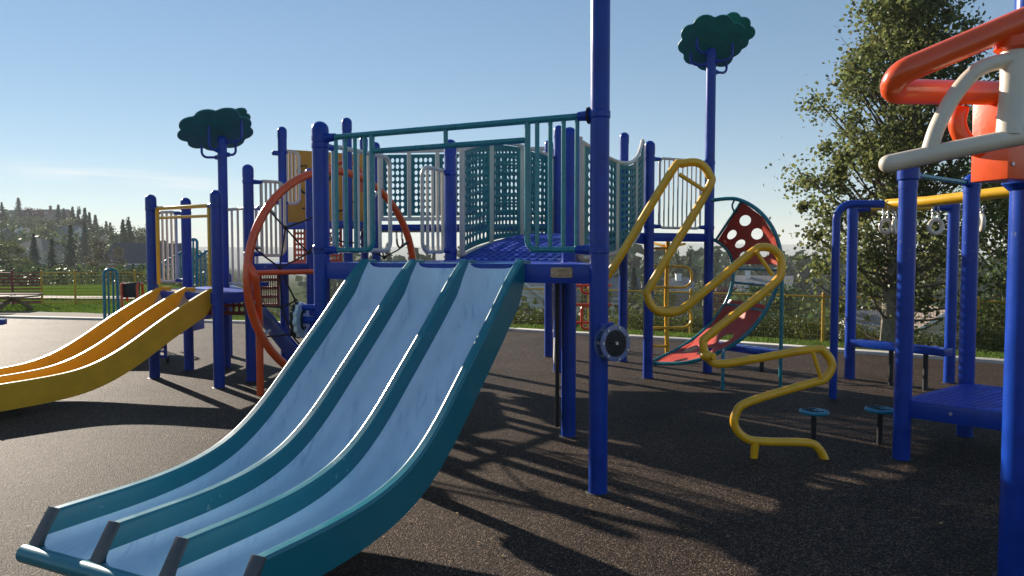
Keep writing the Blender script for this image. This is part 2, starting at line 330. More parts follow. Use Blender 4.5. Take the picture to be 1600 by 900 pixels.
def fillet(pts, r, seg=6, closed=False):
    P = [Vector(p) for p in pts]; n = len(P); out = []
    rs = r if isinstance(r, (list, tuple)) else [r] * n
    for i in range(n):
        if not closed and i in (0, n - 1): out.append(P[i]); continue
        a, b, c = P[i - 1], P[i], P[(i + 1) % n]; d1 = (a - b); d2 = (c - b); l1, l2 = d1.length, d2.length; d1.normalize(); d2.normalize()
        ang = d1.angle(d2)
        if ang > math.pi - 0.02 or rs[i] <= 0: out.append(b); continue
        q = min(rs[i] / math.tan(ang / 2), l1 * 0.49, l2 * 0.49); rr = q * math.tan(ang / 2)
        cen = b + (d1 + d2).normalized() * (rr / math.sin(ang / 2)); s0 = (b + d1 * q - cen); s1 = (b + d2 * q - cen)
        tot = s0.angle(s1); axn = s0.cross(s1).normalized()
        for k in range(seg + 1): out.append(cen + Matrix.Rotation(tot * k / seg, 3, axn) @ s0)
    return out
def spline(pts, sub=6):
    P = [Vector(p) for p in pts]; out = []
    for i in range(len(P) - 1):
        p0 = P[max(i - 1, 0)]; p1 = P[i]; p2 = P[i + 1]; p3 = P[min(i + 2, len(P) - 1)]
        for k in range(sub):
            t = k / sub
            out.append(0.5 * ((2 * p1) + (p2 - p0) * t + (2 * p0 - 5 * p1 + 4 * p2 - p3) * t * t + (3 * p1 - p0 - 3 * p2 + p3) * t ** 3))
    out.append(P[-1]); return out
def perf(mb, f, W, H, nx, ny, rx, ry, mx=0.03, my=0.03, t=0.015, N=16, skip=None, stag=False):
    """sheet with real holes; f(s, z, o) -> point"""
    cw, ch = (W - 2 * mx) / nx, (H - 2 * my) / ny
    for o, flip in ((0, False), (t, True)):
        for (z0, z1) in ((0, my), (H - my, H)):
            for i in range(nx + 2):
                s0 = 0 if i == 0 else mx + (i - 1) * cw; s1 = mx + i * cw if i <= nx else W
                q = [f(s0, z0, o), f(s1, z0, o), f(s1, z1, o), f(s0, z1, o)]; mb.add(q, [(3, 2, 1, 0) if flip else (0, 1, 2, 3)])
        for (s0, s1) in ((0, mx), (W - mx, W)):
            for j in range(ny):
                z0, z1 = my + j * ch, my + (j + 1) * ch
                q = [f(s0, z0, o), f(s1, z0, o), f(s1, z1, o), f(s0, z1, o)]; mb.add(q, [(3, 2, 1, 0) if flip else (0, 1, 2, 3)])
    for i in range(nx):
        for j in range(ny):
            cx, cz = mx + (i + .5) * cw, my + (j + .5) * ch
            vs = []
            for o in (0, t):
                for k in range(N):
                    a = 2 * math.pi * (k + .0) / N; c_, s_ = math.cos(a), math.sin(a); m_ = max(abs(c_), abs(s_))
                    vs.append(f(cx + c_ / m_ * cw / 2, cz + s_ / m_ * ch / 2, o))
                for k in range(N):
                    a = 2 * math.pi * k / N; vs.append(f(cx + math.cos(a) * rx, cz + math.sin(a) * ry, o))
            fs = []
            for k in range(N):
                k2 = (k + 1) % N
                if skip and skip(i, j):
                    continue
                fs += [(k, k2, N + k2, N + k), (3 * N + k, 3 * N + k2, 2 * N + k2, 2 * N + k), (N + k, N + k2, 3 * N + k2, 3 * N + k)]
            if skip and skip(i, j): fs = [tuple(range(N)), tuple(range(3 * N - 1, 2 * N - 1, -1))]
            mb.add(vs, fs)
    for (a, b) in (((0, 0), (W, 0)), ((W, 0), (W, H)), ((W, H), (0, H)), ((0, H), (0, 0))):
        m = nx + 2 if a[1] == b[1] else ny + 2
        for i in range(m):
            p = (a[0] + (b[0] - a[0]) * i / m, a[1] + (b[1] - a[1]) * i / m); q = (a[0] + (b[0] - a[0]) * (i + 1) / m, a[1] + (b[1] - a[1]) * (i + 1) / m)
            mb.add([f(p[0], p[1], 0), f(q[0], q[1], 0), f(q[0], q[1], t), f(p[0], p[1], t)], [(3, 2, 1, 0)])
    return mb
def flatmap(O, X, Z):
    O, X, Z = Vector(O), Vector(X).normalized(), Vector(Z).normalized(); N = X.cross(Z)
    return lambda s, z, o: O + X * s + Z * z + N * o
UP = Vector((0, 0, 1))
def xy(p, z): return Vector((p[0], p[1], z))

# ------------------------------------------------------------------ terrain and ground
KERB = [(-30, 20.5), (-12.5, 18.0), (-6, 16.6), (0.0, 15.0), (3.6, 12.9), (7.4, 10.3), (12, 7.0), (22, 0.5)]
def kerb_d(x, y):
    """signed distance beyond the kerb line"""
    best = 1e9; sg = 1
    for (x0, y0), (x1, y1) in zip(KERB[:-1], KERB[1:]):
        dx, dy = x1 - x0, y1 - y0; L2 = dx * dx + dy * dy
        t = max(0, min(1, ((x - x0) * dx + (y - y0) * dy) / L2)); px, py = x0 + dx * t, y0 + dy * t
        d = math.hypot(x - px, y - py)
        if d < best: best = d; sg = 1 if (dx * (y - y0) - dy * (x - x0)) > 0 else -1
    return best * sg
def sm(t): t = max(0.0, min(1.0, t)); return t * t * (3 - 2 * t)
def height(x, y):
    d = kerb_d(x, y); r = math.hypot(x, y)
    ang = x / max(y, 1.0) if y > 1 else (9 if x > 0 else -9)
    left = sm((-0.30 - ang) / 0.18)           # 1 on the left side (level lawn and the hill)
    dd = max(0.0, d - 1.3)
    drop = -0.26 * min(dd, 15) - 0.055 * max(0, min(dd - 15, 95)) - 0.022 * max(0, min(dd - 110, 250)) - 0.022 * max(0, min(dd - 360, 1300))
    lev = -0.035 * max(0, d - 10)
    lev = max(lev, -2.2)
    hill = 24.0 * math.exp(-((ang + 0.90) / 0.32) ** 2) * sm((r - 150) / 220)
    lev += hill
    if r > 500: lev += -0.02 * (r - 500) * 0.6
    z = drop * (1 - left) + lev * left
    far = sm((r - 1700) / 1500)
    z = z * (1 - far) + far * (18 + 26 * math.sin(ang * 3.1 + 1.0) * 0.5 + 10 * math.sin(ang * 9.0) * 0.5 + 8)
    return z if d > 0 else 0.0
def terrain_sheet(name, rings, angs, fn, material, kind='structure'):
    mb = MB(); n = len(angs)
    for r in rings:
        for a in angs: 
            x, y = r * math.sin(a), r * math.cos(a); mb.v.append((x, y, fn(x, y)))
    for i in range(len(rings) - 1):
        for k in range(n - 1): mb.f.append((i * n + k, i * n + k + 1, (i + 1) * n + k + 1, (i + 1) * n + k))
    return struct(mb.build(name, material), kind)
rings = [0.3] + list(np.concatenate([np.linspace(2, 30, 90), np.geomspace(31, 400, 70), np.geomspace(420, 3300, 60)]))
angs = list(np.linspace(-math.pi, math.pi, 361))
def hz(x, y):
    d = kerb_d(x, y); h = height(x, y)
    return h - 0.03 if d <= 0 else h - 0.012 * sm(1 - d / 1.0) - 0.02
terrain = terrain_sheet('terrain', rings, angs, hz, 'grass')
terrain.data.materials.append(M['terrain'])
for p in terrain.data.polygons:
    if math.hypot(p.center.x, p.center.y) > (110 if p.center.x < -0.35 * p.center.y else 40): p.material_index = 1
# rubber safety surface
mb = MB(); poly = [(x, y) for x, y in KERB] + [(22, -12), (-30, -12)]
mb.add([(x, y, 0.0) for x, y in poly], [tuple(range(len(poly) - 1, -1, -1))])
struct(mb.build('rubber_ground', 'rubber', smooth=False))
# kerb in segments
for (a, b) in zip(KERB[:-1], KERB[1:]):
    a, b = Vector((a[0], a[1], 0)), Vector((b[0], b[1], 0)); d = (b - a).normalized(); nrm = Vector((-d.y, d.x, 0))
    mb = MB(); mb.beam(a + nrm * 0.12 + UP * 0.0, b + nrm * 0.12 + UP * 0.0, 0.22, 0.10)
    struct(mb.build('kerb', 'concrete', org=tuple(a), bevel=0.015))
for pts in (((-0.9, 10.6), (0.7, 9.75), (2.6, 8.9), (4.5, 8.3)), ((-9, 8.6), (-6.5, 8.1), (-4.6, 7.9)), ((-2.2, 2.2), (0.5, 3.0), (3.0, 3.3), (5.5, 3.2))):
    P = spline([Vector((x, y, 0.004)) for x, y in pts], 8); mb = MB()
    for i, p in enumerate(P):
        t = (P[min(i + 1, len(P) - 1)] - P[max(i - 1, 0)]).normalized(); q_ = Vector((-t.y, t.x, 0)) * random.uniform(.003, .007); mb.v += [tuple(p - q_), tuple(p + q_)]
    mb.f = [(2 * i, 2 * i + 2, 2 * i + 3, 2 * i + 1) for i in range(len(P) - 1)]
    struct(mb.build('pour_seam', 'black', smooth=False))
# gravel path and soil patch on the left lawn
def ribbon(name, pts, w, material, dz):
    mb = MB(); P = spline([Vector((x, y, 0)) for x, y in pts], 8); n = len(P)
    for i, p in enumerate(P):
        t = (P[min(i + 1, n - 1)] - P[max(i - 1, 0)]).normalized(); q = Vector((-t.y, t.x, 0))
        for k in range(5):
            e = p + q * w * (k / 4 - 0.5) * (1 + 0.12 * math.sin(i * 1.7 + k)); mb.v.append((e.x, e.y, hz(e.x, e.y) + dz))
    for i in range(n - 1):
        for k in range(4): mb.f.append((i * 5 + k, (i + 1) * 5 + k, (i + 1) * 5 + k + 1, i * 5 + k + 1))
    return struct(mb.build(name, material))
ribbon('path', [(-34, 27.6), (-24, 26.8), (-15, 26.0), (-9, 25.8)], 1.5, 'path', 0.05)
ribbon('soil_strip', [(-20, 20.2), (-14, 19.3), (-10.5, 18.4), (-7.5, 17.8)], 1.2, 'soil', 0.05)
# grass blades in the strips one can see
def blades():
    vs, fs = [], []
    n = 0
    for _ in range(46000):
        if random.random() < 0.55:
            u = random.uniform(760, 1640); k = random.random()
        else: u = random.uniform(-60, 620); k = random.random()
        a = (u - 800) / F
        # find the kerb along this direction
        lo, hi = 5.0, 30.0
        for _i in range(14):
            m = (lo + hi) / 2
            if kerb_d(a * m, m) > 0.28: hi = m
            else: lo = m
        y = hi + (k ** 1.3) * (2.2 if u > 700 else 9.0); x = a * y
        if u < 240 and (abs(y - 26.2) < 0.8 or y - hi < 1.1): continue
        z = hz(x, y); hgt = random.uniform(0.03, 0.075); an = random.uniform(0, math.pi); w = 0.010
        dx, dy = math.cos(an) * w, math.sin(an) * w; lx, ly = random.gauss(0, .02), random.gauss(0, .02)
        vs += [(x - dx, y - dy, z), (x + dx, y + dy, z), (x + lx, y + ly, z + hgt)]; fs.append((n, n + 1, n + 2)); n += 3
    mb = MB(); mb.v = vs; mb.f = fs
    o = mb.build('grass', 'blade', smooth=False); struct(o, 'stuff'); o['label'] = 'mown green grass beyond the kerb of the rubber surface'; o['category'] = 'grass'
blades()

M['dryleaf'] = mat('fallen_leaf', (0.30, 0.20, 0.07), 0.7, var=0.3, vscale=2, island=0.5, trans=0.2)
mb = MB()
for _ in range(170):
    u, v = random.uniform(0, 1600), 560 + 340 * random.random() ** 1.2; p = G(u, v); a = random.uniform(0, 6.28); L = random.uniform(.012, .03); w = L * random.uniform(.4, .8); t = Vector((math.cos(a), math.sin(a), random.uniform(-.2, .3))); q_ = Vector((-math.sin(a), math.cos(a), random.uniform(-.3, .3)))
    c = p + UP * random.uniform(.006, .012); mb.add([c - t * L * .5, c - q_ * w * .5, c + t * L * .5, c + q_ * w * .5], [(0, 1, 2, 3)])
o = mb.build('fallen_leaves', 'dryleaf', smooth=False); struct(o, 'stuff'); o['label'] = 'tiny dry leaves and grit scattered on the rubber surface'; o['category'] = 'leaf litter'

# ------------------------------------------------------------------ playground building blocks
def post(parent, p, ztop, r=0.0635, material='blue', z0=-0.05):
    mb = MB(); mb.tube([xy(p, z0), xy(p, ztop * 0.5), xy(p, ztop - 0.075)], r, 28)
    o = mb.build('post', material, parent, org=xy(p, 0))
    if z0 > -0.1:
        rg = MB(); rg.lathe(xy(p, 0), [(r + .022, -.01), (r + .020, .003), (r + .008, .008), (r + .0005, .006)], 24); rg.build('base_ring', 'black', o)
    cp = MB(); rr = r + 0.004
    prof = [(rr, -0.10), (rr, 0.0)] + [(rr * math.cos(a), rr * 0.95 * math.sin(a)) for a in [R(q) for q in (15, 30, 45, 60, 75, 86)]]
    cp.lathe(xy(p, ztop - 0.062), prof, 28); cp.build('cap', material, o)
    return o
def collar(mb, p, z, h=0.055, r=0.069): mb.lathe(xy(p, z), [(r - .006, -h / 2), (r, -h / 2 + .008), (r, h / 2 - .008), (r - .006, h / 2)], 24)
def stub(mb, p, z, d, L=0.13, r=0.03):
    d = Vector((d[0], d[1], 0)).normalized(); a = xy(p, z)
    mb.tube([a + d * 0.05, a + d * 0.085, a + d * (L)], [r * 1.5, r * 1.15, r], 14)
def railing(parent, p0, p1, z0, z1, n, material, rf=0.019, rb=0.0125, round_=(0.06, 0.06), clamps=True, name='railing', posts=(True, True), bars_z=None):
    """loop of tube with vertical bars; p0 and p1 are post centres"""
    p0, p1 = xy(p0, 0), xy(p1, 0); d = (p1 - p0).normalized()
    a = p0 + d * (0.16 if posts[0] else 0.0); b = p1 - d * (0.16 if posts[1] else 0.0)
    mb = MB(); pts = [xy(a, z0), xy(b, z0), xy(b, z1), xy(a, z1)]
    mb.tube(fillet(pts, [round_[0], round_[1], round_[1], round_[0]], 6, True), rf, 12, closed=True)
    o = mb.build(name, material, parent)
    L = (b - a).length; bm = MB(); bm.tube([(0, 0, 0.0), (0, 0, z1 - z0)], rb, 10, cap=False); me = bm.mesh('bar'); me.materials.append(M[material])
    for i in range(n):
        t = (i + 1) / (n + 1); put('bar', me, a + d * L * t + UP * z0, o)
    if clamps:
        for k, (pp, dd) in enumerate(((p0, d), (p1, -d))):
            if not posts[k]: continue
            for z in (z0 + 0.015, z1 - 0.015):
                cm = MB(); collar(cm, pp, z); stub(cm, pp, z, dd, 0.17, 0.024); cm.build('clamp', 'blue', o)
    return o
def deckbeam(parent, a, b, ztop, h=0.13, w=0.05, material='blue', name='beam'):
    mb = MB(); d = (xy(b, 0) - xy(a, 0)).normalized(); mb.beam(xy(a, ztop - h / 2) + d * 0.058, xy(b, ztop - h / 2) - d * 0.058, w, h)
    return mb.build(name, material, parent, bevel=0.006)
def deck(parent, pts, z, material='bluedeck', t=0.04):
    c = sum((xy(p, 0) for p in pts), Vector()) / len(pts)
    mb = MB(); poly = [(p[0], p[1]) for p in pts]; 
    area = sum(poly[i][0] * poly[(i + 1) % len(poly)][1] - poly[(i + 1) % len(poly)][0] * poly[i][1] for i in range(len(poly)))
    if area < 0: poly = poly[::-1]
    mb.prism(poly, (0, 0, z - t / 2), (1, 0, 0), (0, 1, 0), t)
    return mb.build('deck', material, parent, bevel=0.008)

# measured post positions (x, y, top z)
def gp(u, v): p = G(u, v); return Vector((p.x * (p.y + .06) / p.y, p.y + 0.06, 0))
def tz(u, v, p): return at(u, v, p.y).z
A = gp(934, 774); B = xy(at(503, 440, 5.85), 0); Cc = xy(at(704, 330, 7.7), 0); D = gp(888, 684)
E = gp(1012, 592); P8 = gp(872, 582); P9 = gp(973, 566); BL = gp(857, 558); Fp = gp(1105, 583)
TOP = {'A': 4.9, 'B': tz(498, 190, B), 'C': tz(704, 218, Cc), 'D': tz(889, 199, D), 'E': tz(1014, 220, E), 'P8': tz(875, 196, P8), 'P9': tz(977, 207, P9), 'BL': tz(858, 219, BL)}
DK = 1.52
# ------------------------------------------------------------------ front tower with the triple slide
T = thing('slide_tower', 'blue tower with teal hood rails that carries the wide triple slide', 'play tower', A)
for p, k in ((A, 'A'), (B, 'B'), (Cc, 'C'), (D, 'D')): post(T, p, TOP[k])
dk = [A, D, Cc, B]
cen = sum(dk, Vector()) / 4
deck(T, [p + (cen - p).normalized() * 0.03 for p in dk], DK)
for a, b in ((A, B), (A, D), (D, Cc), (Cc, B)): deckbeam(T, a, b, DK + 0.004)
SHADE_DK = [Vector((-0.72, 7.75, 0)), Vector((-0.40, 8.25, 0)), Vector((-1.05, 9.75, 0)), Vector((-1.75, 9.35, 0))]  # added deck behind post C, placed to cast shadow on the ground at right
deck(T, SHADE_DK, 1.47)
for a, b in zip(SHADE_DK, SHADE_DK[1:] + SHADE_DK[:1]): deckbeam(T, a, b, 1.474, .10, .04)
mb = MB(); mb.tube([xy(SHADE_DK[2], -.03), xy(SHADE_DK[2], 1.4)], .05, 16); mb.build('shade_deck_post', 'blue', T)  # supports for the added shadow-casting deck
mb = MB(); mb.tube([xy(SHADE_DK[3], -.03), xy(SHADE_DK[3], 1.4)], .05, 16); mb.build('shade_deck_post', 'blue', T)
dAB = (B - A).normalized(); nAB = Vector((-dAB.y, dAB.x, 0))
if nAB.y > 0: nAB = -nAB          # outward, towards the camera
ab = lambda t, z: A + dAB * t + UP * z
LAB = (B - A).length
z0h, z1h = DK + 0.10, 2.50
def hood(t0, t1, n, inner, posts):
    """teal side barrier: closed bottom loop, open at post, bars up to the top rail"""
    mb = MB()
    mb.tube(fillet([ab(t0, z0h), ab(t1, z0h), ab(t1, z1h)], 0.07, 6), 0.021, 12)
    o = mb.build('hood_barrier', 'teal', T)
    bm = MB(); bm.tube([(0, 0, 0), (0, 0, z1h - z0h)], 0.0155, 10, cap=False); me = bm.mesh('bar'); me.materials.append(M['teal'])
    for i in range(n): put('bar', me, ab(t0 + (t1 - t0) * (i + 0.6) / (n + 0.35), z0h), o)
    cm = MB(); p = A if t0 < 1 else B; dd = dAB if t0 < 1 else -dAB
    for z in (z0h,): collar(cm, p, z); stub(cm, p, z, dd, 0.16, 0.028)
    cm.build('clamp', 'blue', o)
    return o
def tof(u):   # distance from A along A-B for a pixel column
    q = (u - 800) / F; return (A.x - q * A.y) / (q * dAB.y - dAB.x)
tR, tL = tof(824), tof(583)
hood(0.10, tR, 4, None, 0); hood(LAB - 0.10, tL, 4, None, 0)
mb = MB(); mb.tube([ab(0.09, z1h), ab(LAB - 0.09, z1h)], 0.023, 14); tr = mb.build('top_rail', 'teal', T)
def clamp(parent, p, z, dd, h=.055, r=.069, L=.15, sr=.03):
    cm = MB(); collar(cm, p, z, h, r); stub(cm, p, z, dd, L, sr); return cm.build('clamp', 'blue', parent)
for p, dd in ((A, dAB), (B, -dAB)): clamp(tr, p, z1h, dd)
cm = MB(); cm.disc(A + dAB * 0.075 + UP * z1h, dAB, 0.055, 0.012, 20); cm.build('flange', 'black', tr)
mb = MB(); mb.tube([ab(tR, z1h - 0.13), ab(tL, z1h - 0.13)], 0.021, 14)
mb.tube([ab((tR + tL) / 2, z1h - 0.13), ab((tR + tL) / 2, z1h)], 0.017, 10); mb.build('lower_rail', 'teal', T)
# cream barriers on the other edges of the front deck
dBC = (Cc - B).normalized(); LBC = (Cc - B).length
railing(T, B, B + dBC * 0.95, DK + 0.10, 2.46, 4, 'cream', rb=0.016, round_=(0.03, 0.09), posts=(True, False))
railing(T, Cc, Cc - dBC * 0.55, DK + 0.09, 2.44, 3, 'cream', rb=0.016, round_=(0.03, 0.10), posts=(True, False))
dDC = (Cc - D).normalized()
# dark climbing-wall edge just behind post D
mb = MB(); mb.beam(D + Vector((-0.095, -0.01, 0.02)), D + Vector((-0.095, -0.01, DK - 0.14)), 0.03, 0.012)
mb = MB(); mb.box(D + Vector((-0.10, -0.02, 0.74)), (0.035, 0.05, 1.3)); mb.build('rubber_strip', 'black', T, bevel=0.004)
# name plate on the front beam
pc = ab(tof(880), DK - 0.052) + nAB * 0.030
mb = MB(); q = fillet([(-0.078, -0.034, 0), (0.078, -0.034, 0), (0.078, 0.034, 0), (-0.078, 0.034, 0)], 0.012, 3, True)
mb.prism([(a.x, a.y) for a in q], pc, -dAB, UP, 0.005); pl = mb.build('name_plate', 'brass', T)
for sx in (-1, 1):
    mb = MB(); mb.disc(pc - dAB * 0.066 * sx + nAB * 0.004, nAB, 0.006, 0.006, 12); mb.build('screw', 'steel', pl)
mb = MB()
for k in range(9): mb.box(pc - dAB * (-0.026 + k * 0.0062) + UP * 0.012 + nAB * 0.003, (0.0035, 0.001, random.uniform(.005, .009)), (dAB, nAB, UP))
mb.box(pc - dAB * -0.010 - UP * 0.021 + nAB * 0.003, (0.024, 0.001, 0.003), (dAB, nAB, UP)); mb.box(pc - dAB * 0.045 - UP * 0.021 + nAB * 0.003, (0.018, 0.001, 0.003), (dAB, nAB, UP))
mb.build('engraving', 'black', pl, smooth=False)
for t in (tof(853), tof(918), tof(540)):
    mb = MB(); mb.disc(ab(t, DK - 0.06) + nAB * 0.026, nAB, 0.011, 0.006, 14); mb.build('bolt', 'blue', T)

# ------------------------------------------------------------------ slides
def slide(name, label, origin, d, w, prof, lanes, width, railw, railh, mats, end_tube, leg_s, flare):
    """origin: left top corner; d: downhill plan direction; w: across (to the right); prof: [(s, rail top z)]"""
    th = thing(name, label, 'slide', xy(origin, 0))
    S = [p[0] for p in prof]; Z = [p[1] for p in prof]
    ss = np.linspace(0, S[-1], 44); 
    # smooth interpolation of the rail-top height
    zz = np.interp(ss, S, Z); k = np.array([1, 2, 3, 2, 1]) / 9.0
    for _ in range(3):
        pad = np.concatenate([2 * zz[0] - zz[2:0:-1], zz, 2 * zz[-1] - zz[-2:-4:-1]]); zz = np.convolve(pad, k, 'valid')
    sl = np.gradient(zz, ss)
    def frame(i):
        ph = math.atan(sl[i]); n = Vector((-d.x * math.sin(ph), -d.y * math.sin(ph), math.cos(ph))); return n
    def pt(i, across, up):   # up measured along the local normal from rail top
        return xy(origin, 0) + d * ss[i] + w * across + UP * zz[i] + frame(i) * up
    lw = (width - railw) / lanes
    hts = [railh * min(1.0, 0.30 + ss[i] / 0.28) for i in range(len(ss))]
    # beds
    for L in range(lanes):
        x0 = L * lw + railw; x1 = (L + 1) * lw; c = 0.045; sec = []
        for a, b in ((0, 0.05), (0.004, 0.028), (0.016, 0.010), (c, 0.0)): sec.append((x0 + a, b))
        for q in (0.25, 0.5, 0.75): sec.append((x0 + (x1 - x0) * q, -0.004))
        for a, b in ((c, 0.0), (0.016, 0.010), (0.004, 0.028), (0, 0.05)): sec.append((x1 - a, b))
        mb = MB(); m = len(sec)
        for i in range(len(ss)):
            for a, b in sec: mb.v.append(tuple(pt(i, a, -hts[i] + min(b, hts[i] * 0.4)) + d * (flare * max(0, i - (len(ss) - 4)) / 3 * max(0, hts[i] - b) / railh - (.006 if i == len(ss) - 1 else 0))))
        for i in range(len(ss) - 1):
            for k_ in range(m - 1): mb.f.append((i * m + k_, i * m + k_ + 1, (i + 1) * m + k_ + 1, (i + 1) * m + k_))
        # underside
        o0 = len(mb.v)
        for i in range(len(ss)):
            for a in (x0 - 0.01, x1 + 0.01): mb.v.append(tuple(pt(i, a, -hts[i] - 0.035)))
        for i in range(len(ss) - 1): mb.f.append((o0 + 2 * i, o0 + 2 * i + 2, o0 + 2 * i + 3, o0 + 2 * i + 1))
        mb.build('bed', mats['bed'], th, ang=60)
    # rails
    for L in range(lanes + 1):
        x0 = L * lw; x1 = x0 + railw; r = min(0.012, railw * 0.3); mb = MB(); m = 8; n = len(ss)
        for i in range(n):
            low = -hts[i] - 0.05
            sec = [(x0, low), (x0, -r), (x0 + r * .3, -r * .3), (x0 + r, 0), (x1 - r, 0), (x1 - r * .3, -r * .3), (x1, -r), (x1, low)]
            for a, b in sec:
                p = pt(i, a, b)
                # slanted cut at the lower end
                if i >= n - 4:
                    q = (i - (n - 4)) / 3; p = p + d * (flare * q * (-(b + railh * 0.5)) / railh) * -1.0 if False else p + d * (flare * q * (-b) / railh)
                mb.v.append(tuple(p))
        for i in range(n - 1):
            for k_ in range(m):
                k2 = (k_ + 1) % m; mb.f.append((i * m + k_, (i + 1) * m + k_, (i + 1) * m + k2, i * m + k2))
        mb.f.append(tuple(range(m))); mb.f.append(tuple((n - 1) * m + k_ for k_ in range(m - 1, -1, -1)))
        ro = mb.build('side_rail', mats['rail'], th, ang=22)
        # end pad
        i = n - 1; top = pt(i, (x0 + x1) / 2, 0.004); bot = pt(i, (x0 + x1) / 2, -railh) + d * flare
        mb = MB(); y = (bot - top).normalized(); zx = w.cross(y).normalized()
        mb.box((top + bot) / 2 + d * 0.008, (railw + 0.008, (bot - top).length, 0.018), (w, y, zx)); mb.build('end_pad', 'pad' if end_tube else mats['rail'], ro, bevel=0.004)
        # rounded hood where the rail meets the deck
        p0 = pt(0, (x0 + x1) / 2, -hts[0] * 0.5); mb = MB(); mb.box(p0 - d * 0.05 - UP * 0.012, (railw, 0.12, hts[0] * 1.0), (w, d, UP)); mb.build('rail_head', mats['rail'], ro, bevel=0.01)
    i = len(ss) - 1
    c0, c1 = pt(i, -0.012, -railh - 0.030) + d * (flare + 0.025), pt(i, width + 0.012, -railh - 0.030) + d * (flare + 0.025)
    mb = MB(); mb.tube([c0, c1], 0.042, 18); et = mb.build('exit_bar', mats['rail'], th)
    # lip between beds and exit bar
    e0, e1 = pt(i, 0.005, -railh) + d * (flare - .03), pt(i, width - 0.005, -railh) + d * (flare - .03)
    mb = MB(); mb.add([e0, e1, e1 + d * 0.06 - UP * 0.002, e0 + d * 0.06 - UP * .002], [(0, 1, 2, 3)]); mb.add([e0 - UP * .03, e1 - UP * .03, e1 + d * 0.06 - UP * 0.03, e0 + d * 0.06 - UP * .03], [(3, 2, 1, 0)])
    mb.build('exit_lip', mats['bed'], th, smooth=False)
    # transition lip at the deck
    e0, e1 = pt(0, 0.0, -hts[0] - .001), pt(0, width, -hts[0] - .001)
    mb = MB(); mb.add([e0, e1, e1 - d * 0.07 + UP * 0.012, e0 - d * 0.07 + UP * 0.012], [(3, 2, 1, 0)]); mb.build('entry_lip', mats['rail'], th, smooth=False)
    for s in leg_s:
        i = int(np.argmin(abs(ss - s)))
        for a in (width * 0.2, width * 0.8):
            p = pt(i, a, -railh - 0.03); mb = MB(); mb.beam(xy(p, -0.05), xy(p, p.z), 0.05, 0.05); mb.build('leg', 'black', th)
    return th
sd = Vector((-0.45, -0.893, 0)).normalized(); sw = Vector((0.893, -0.45, 0)).normalized()
org = ab(tof(569), 0) + nAB * 0.04; wid = abs(tof(569) - tof(822))
slide('triple_slide', 'wide teal slide with three light blue lanes in the foreground', org, sd, (-dAB), [(0, 1.555), (0.08, 1.52), (0.42, 1.19), (0.844, 0.825), (1.062, 0.63), (1.316, 0.47), (1.58, 0.40), (1.83, 0.375), (2.05, 0.37), (2.38, 0.372)], 3, wid, 0.062, 0.155,
      {'bed': 'slidebed', 'rail': 'tealslide'}, True, [2.1], 0.10)

# ------------------------------------------------------------------ wavy bridge from the front tower to the rear tower
BR = thing('arched_bridge', 'arched blue bridge walled with curved perforated teal panels in cream frames', 'bridge', (Cc + E) / 2)
def bfloor(t): return DK + 0.31 * t + 0.13 * math.sin(math.pi * t)
d1 = (Cc - D)
n0, n1 = D + (Cc - D) * 0.06, Cc - (Cc - D) * 0.06
f0, f1 = E + (P8 - E) * 0.06, P8 - (P8 - E) * 0.06
def bp(t, x):   # t along 0..1, x across 0 right .. 1 left
    return (n0 * (1 - t) + f0 * t) * (1 - x) + (n1 * (1 - t) + f1 * t) * x
mb = MB()
perf(mb, lambda s, z, o: xy(bp(z / 30.0, s / 12.0), bfloor(z / 30.0) - 0.02 + o * 0.01), 12, 30, 12, 30, 0.30, 0.34, 0.4, 0.5, 1.5, 8)
mb.build('floor', 'bluedeck', BR, ang=60)
for x in (0.0, 1.0):
    mb = MB()
    for i in range(12):
        t0, t1 = i / 12, (i + 1) / 12
        mb.beam(xy(bp(t0, x), bfloor(t0) - 0.06), xy(bp(t1, x), bfloor(t1) - 0.06), 0.05, 0.12)
    mb.build('side_beam', 'blue', BR)
def wall_side(pa, pb, za, zb, h, npan, bulge, sgn, arch, dip, nh=(6, 11), tmax=1.0):
    a, b = xy(pa, 0), xy(pb, 0); d = (b - a); L = d.length; d.normalize(); nrm = Vector((d.y, -d.x, 0)) * sgn
    def base(t): return a + d * L * t + nrm * bulge * math.sin(math.pi * t), za + (zb - za) * t + arch * math.sin(math.pi * t)
    def topz(t): return base(t)[1] + h - dip * math.sin(math.pi * t)
    for i in range(npan):
        t0, t1 = (i + 0.06) / npan, (i + 0.94) / npan
        W = L * (t1 - t0)
        def f(s, z, o, t0=t0, t1=t1, W=W):
            t = t0 + (t1 - t0) * s / W; p, zb_ = base(t); zt = topz(t); return xy(p + nrm * (o + 0.02 * math.sin(math.pi * s / W)), zb_ + (zt - zb_) * z)
        mb = MB(); cw = (W - 0.08) / nh[0]; ch = 0.92 / nh[1]
        perf(mb, f, W, 1.0, nh[0], nh[1], cw * 0.38, ch * 0.42, 0.04, 0.04, 0.016, 16)
        mb.build('perforated_panel', 'tealpanel', BR, ang=60)
    for i in range(npan + 1):
        t = i / npan; p, zb_ = base(t); mb = MB(); mb.beam(xy(p, zb_ - 0.03), xy(p, topz(t) + 0.02), 0.05, 0.055); mb.build('upright', 'cream', BR, bevel=0.006)
    for k in (0, 1):
        mb = MB(); P = []
        for i in range(25):
            t = i / 24; p, zb_ = base(t); P.append(xy(p, topz(t) + 0.025 if k else zb_ - 0.03))
        mb.tube(P, 0.022, 10); mb.build('frame_rail', 'cream', BR)
wall_side(xy(at(722, 330, 7.75), 0), xy(at(866, 330, 9.95), 0), 1.60, 1.80, 1.05, 3, 0.10, -1, 0.08, -0.06, (7, 11))
wall_side(xy(at(908, 330, 6.6), 0), xy(at(1003, 330, 9.30), 0), 1.58, 2.00, 0.98, 3, 0.12, 1, -0.10, 0.14, (6, 11))
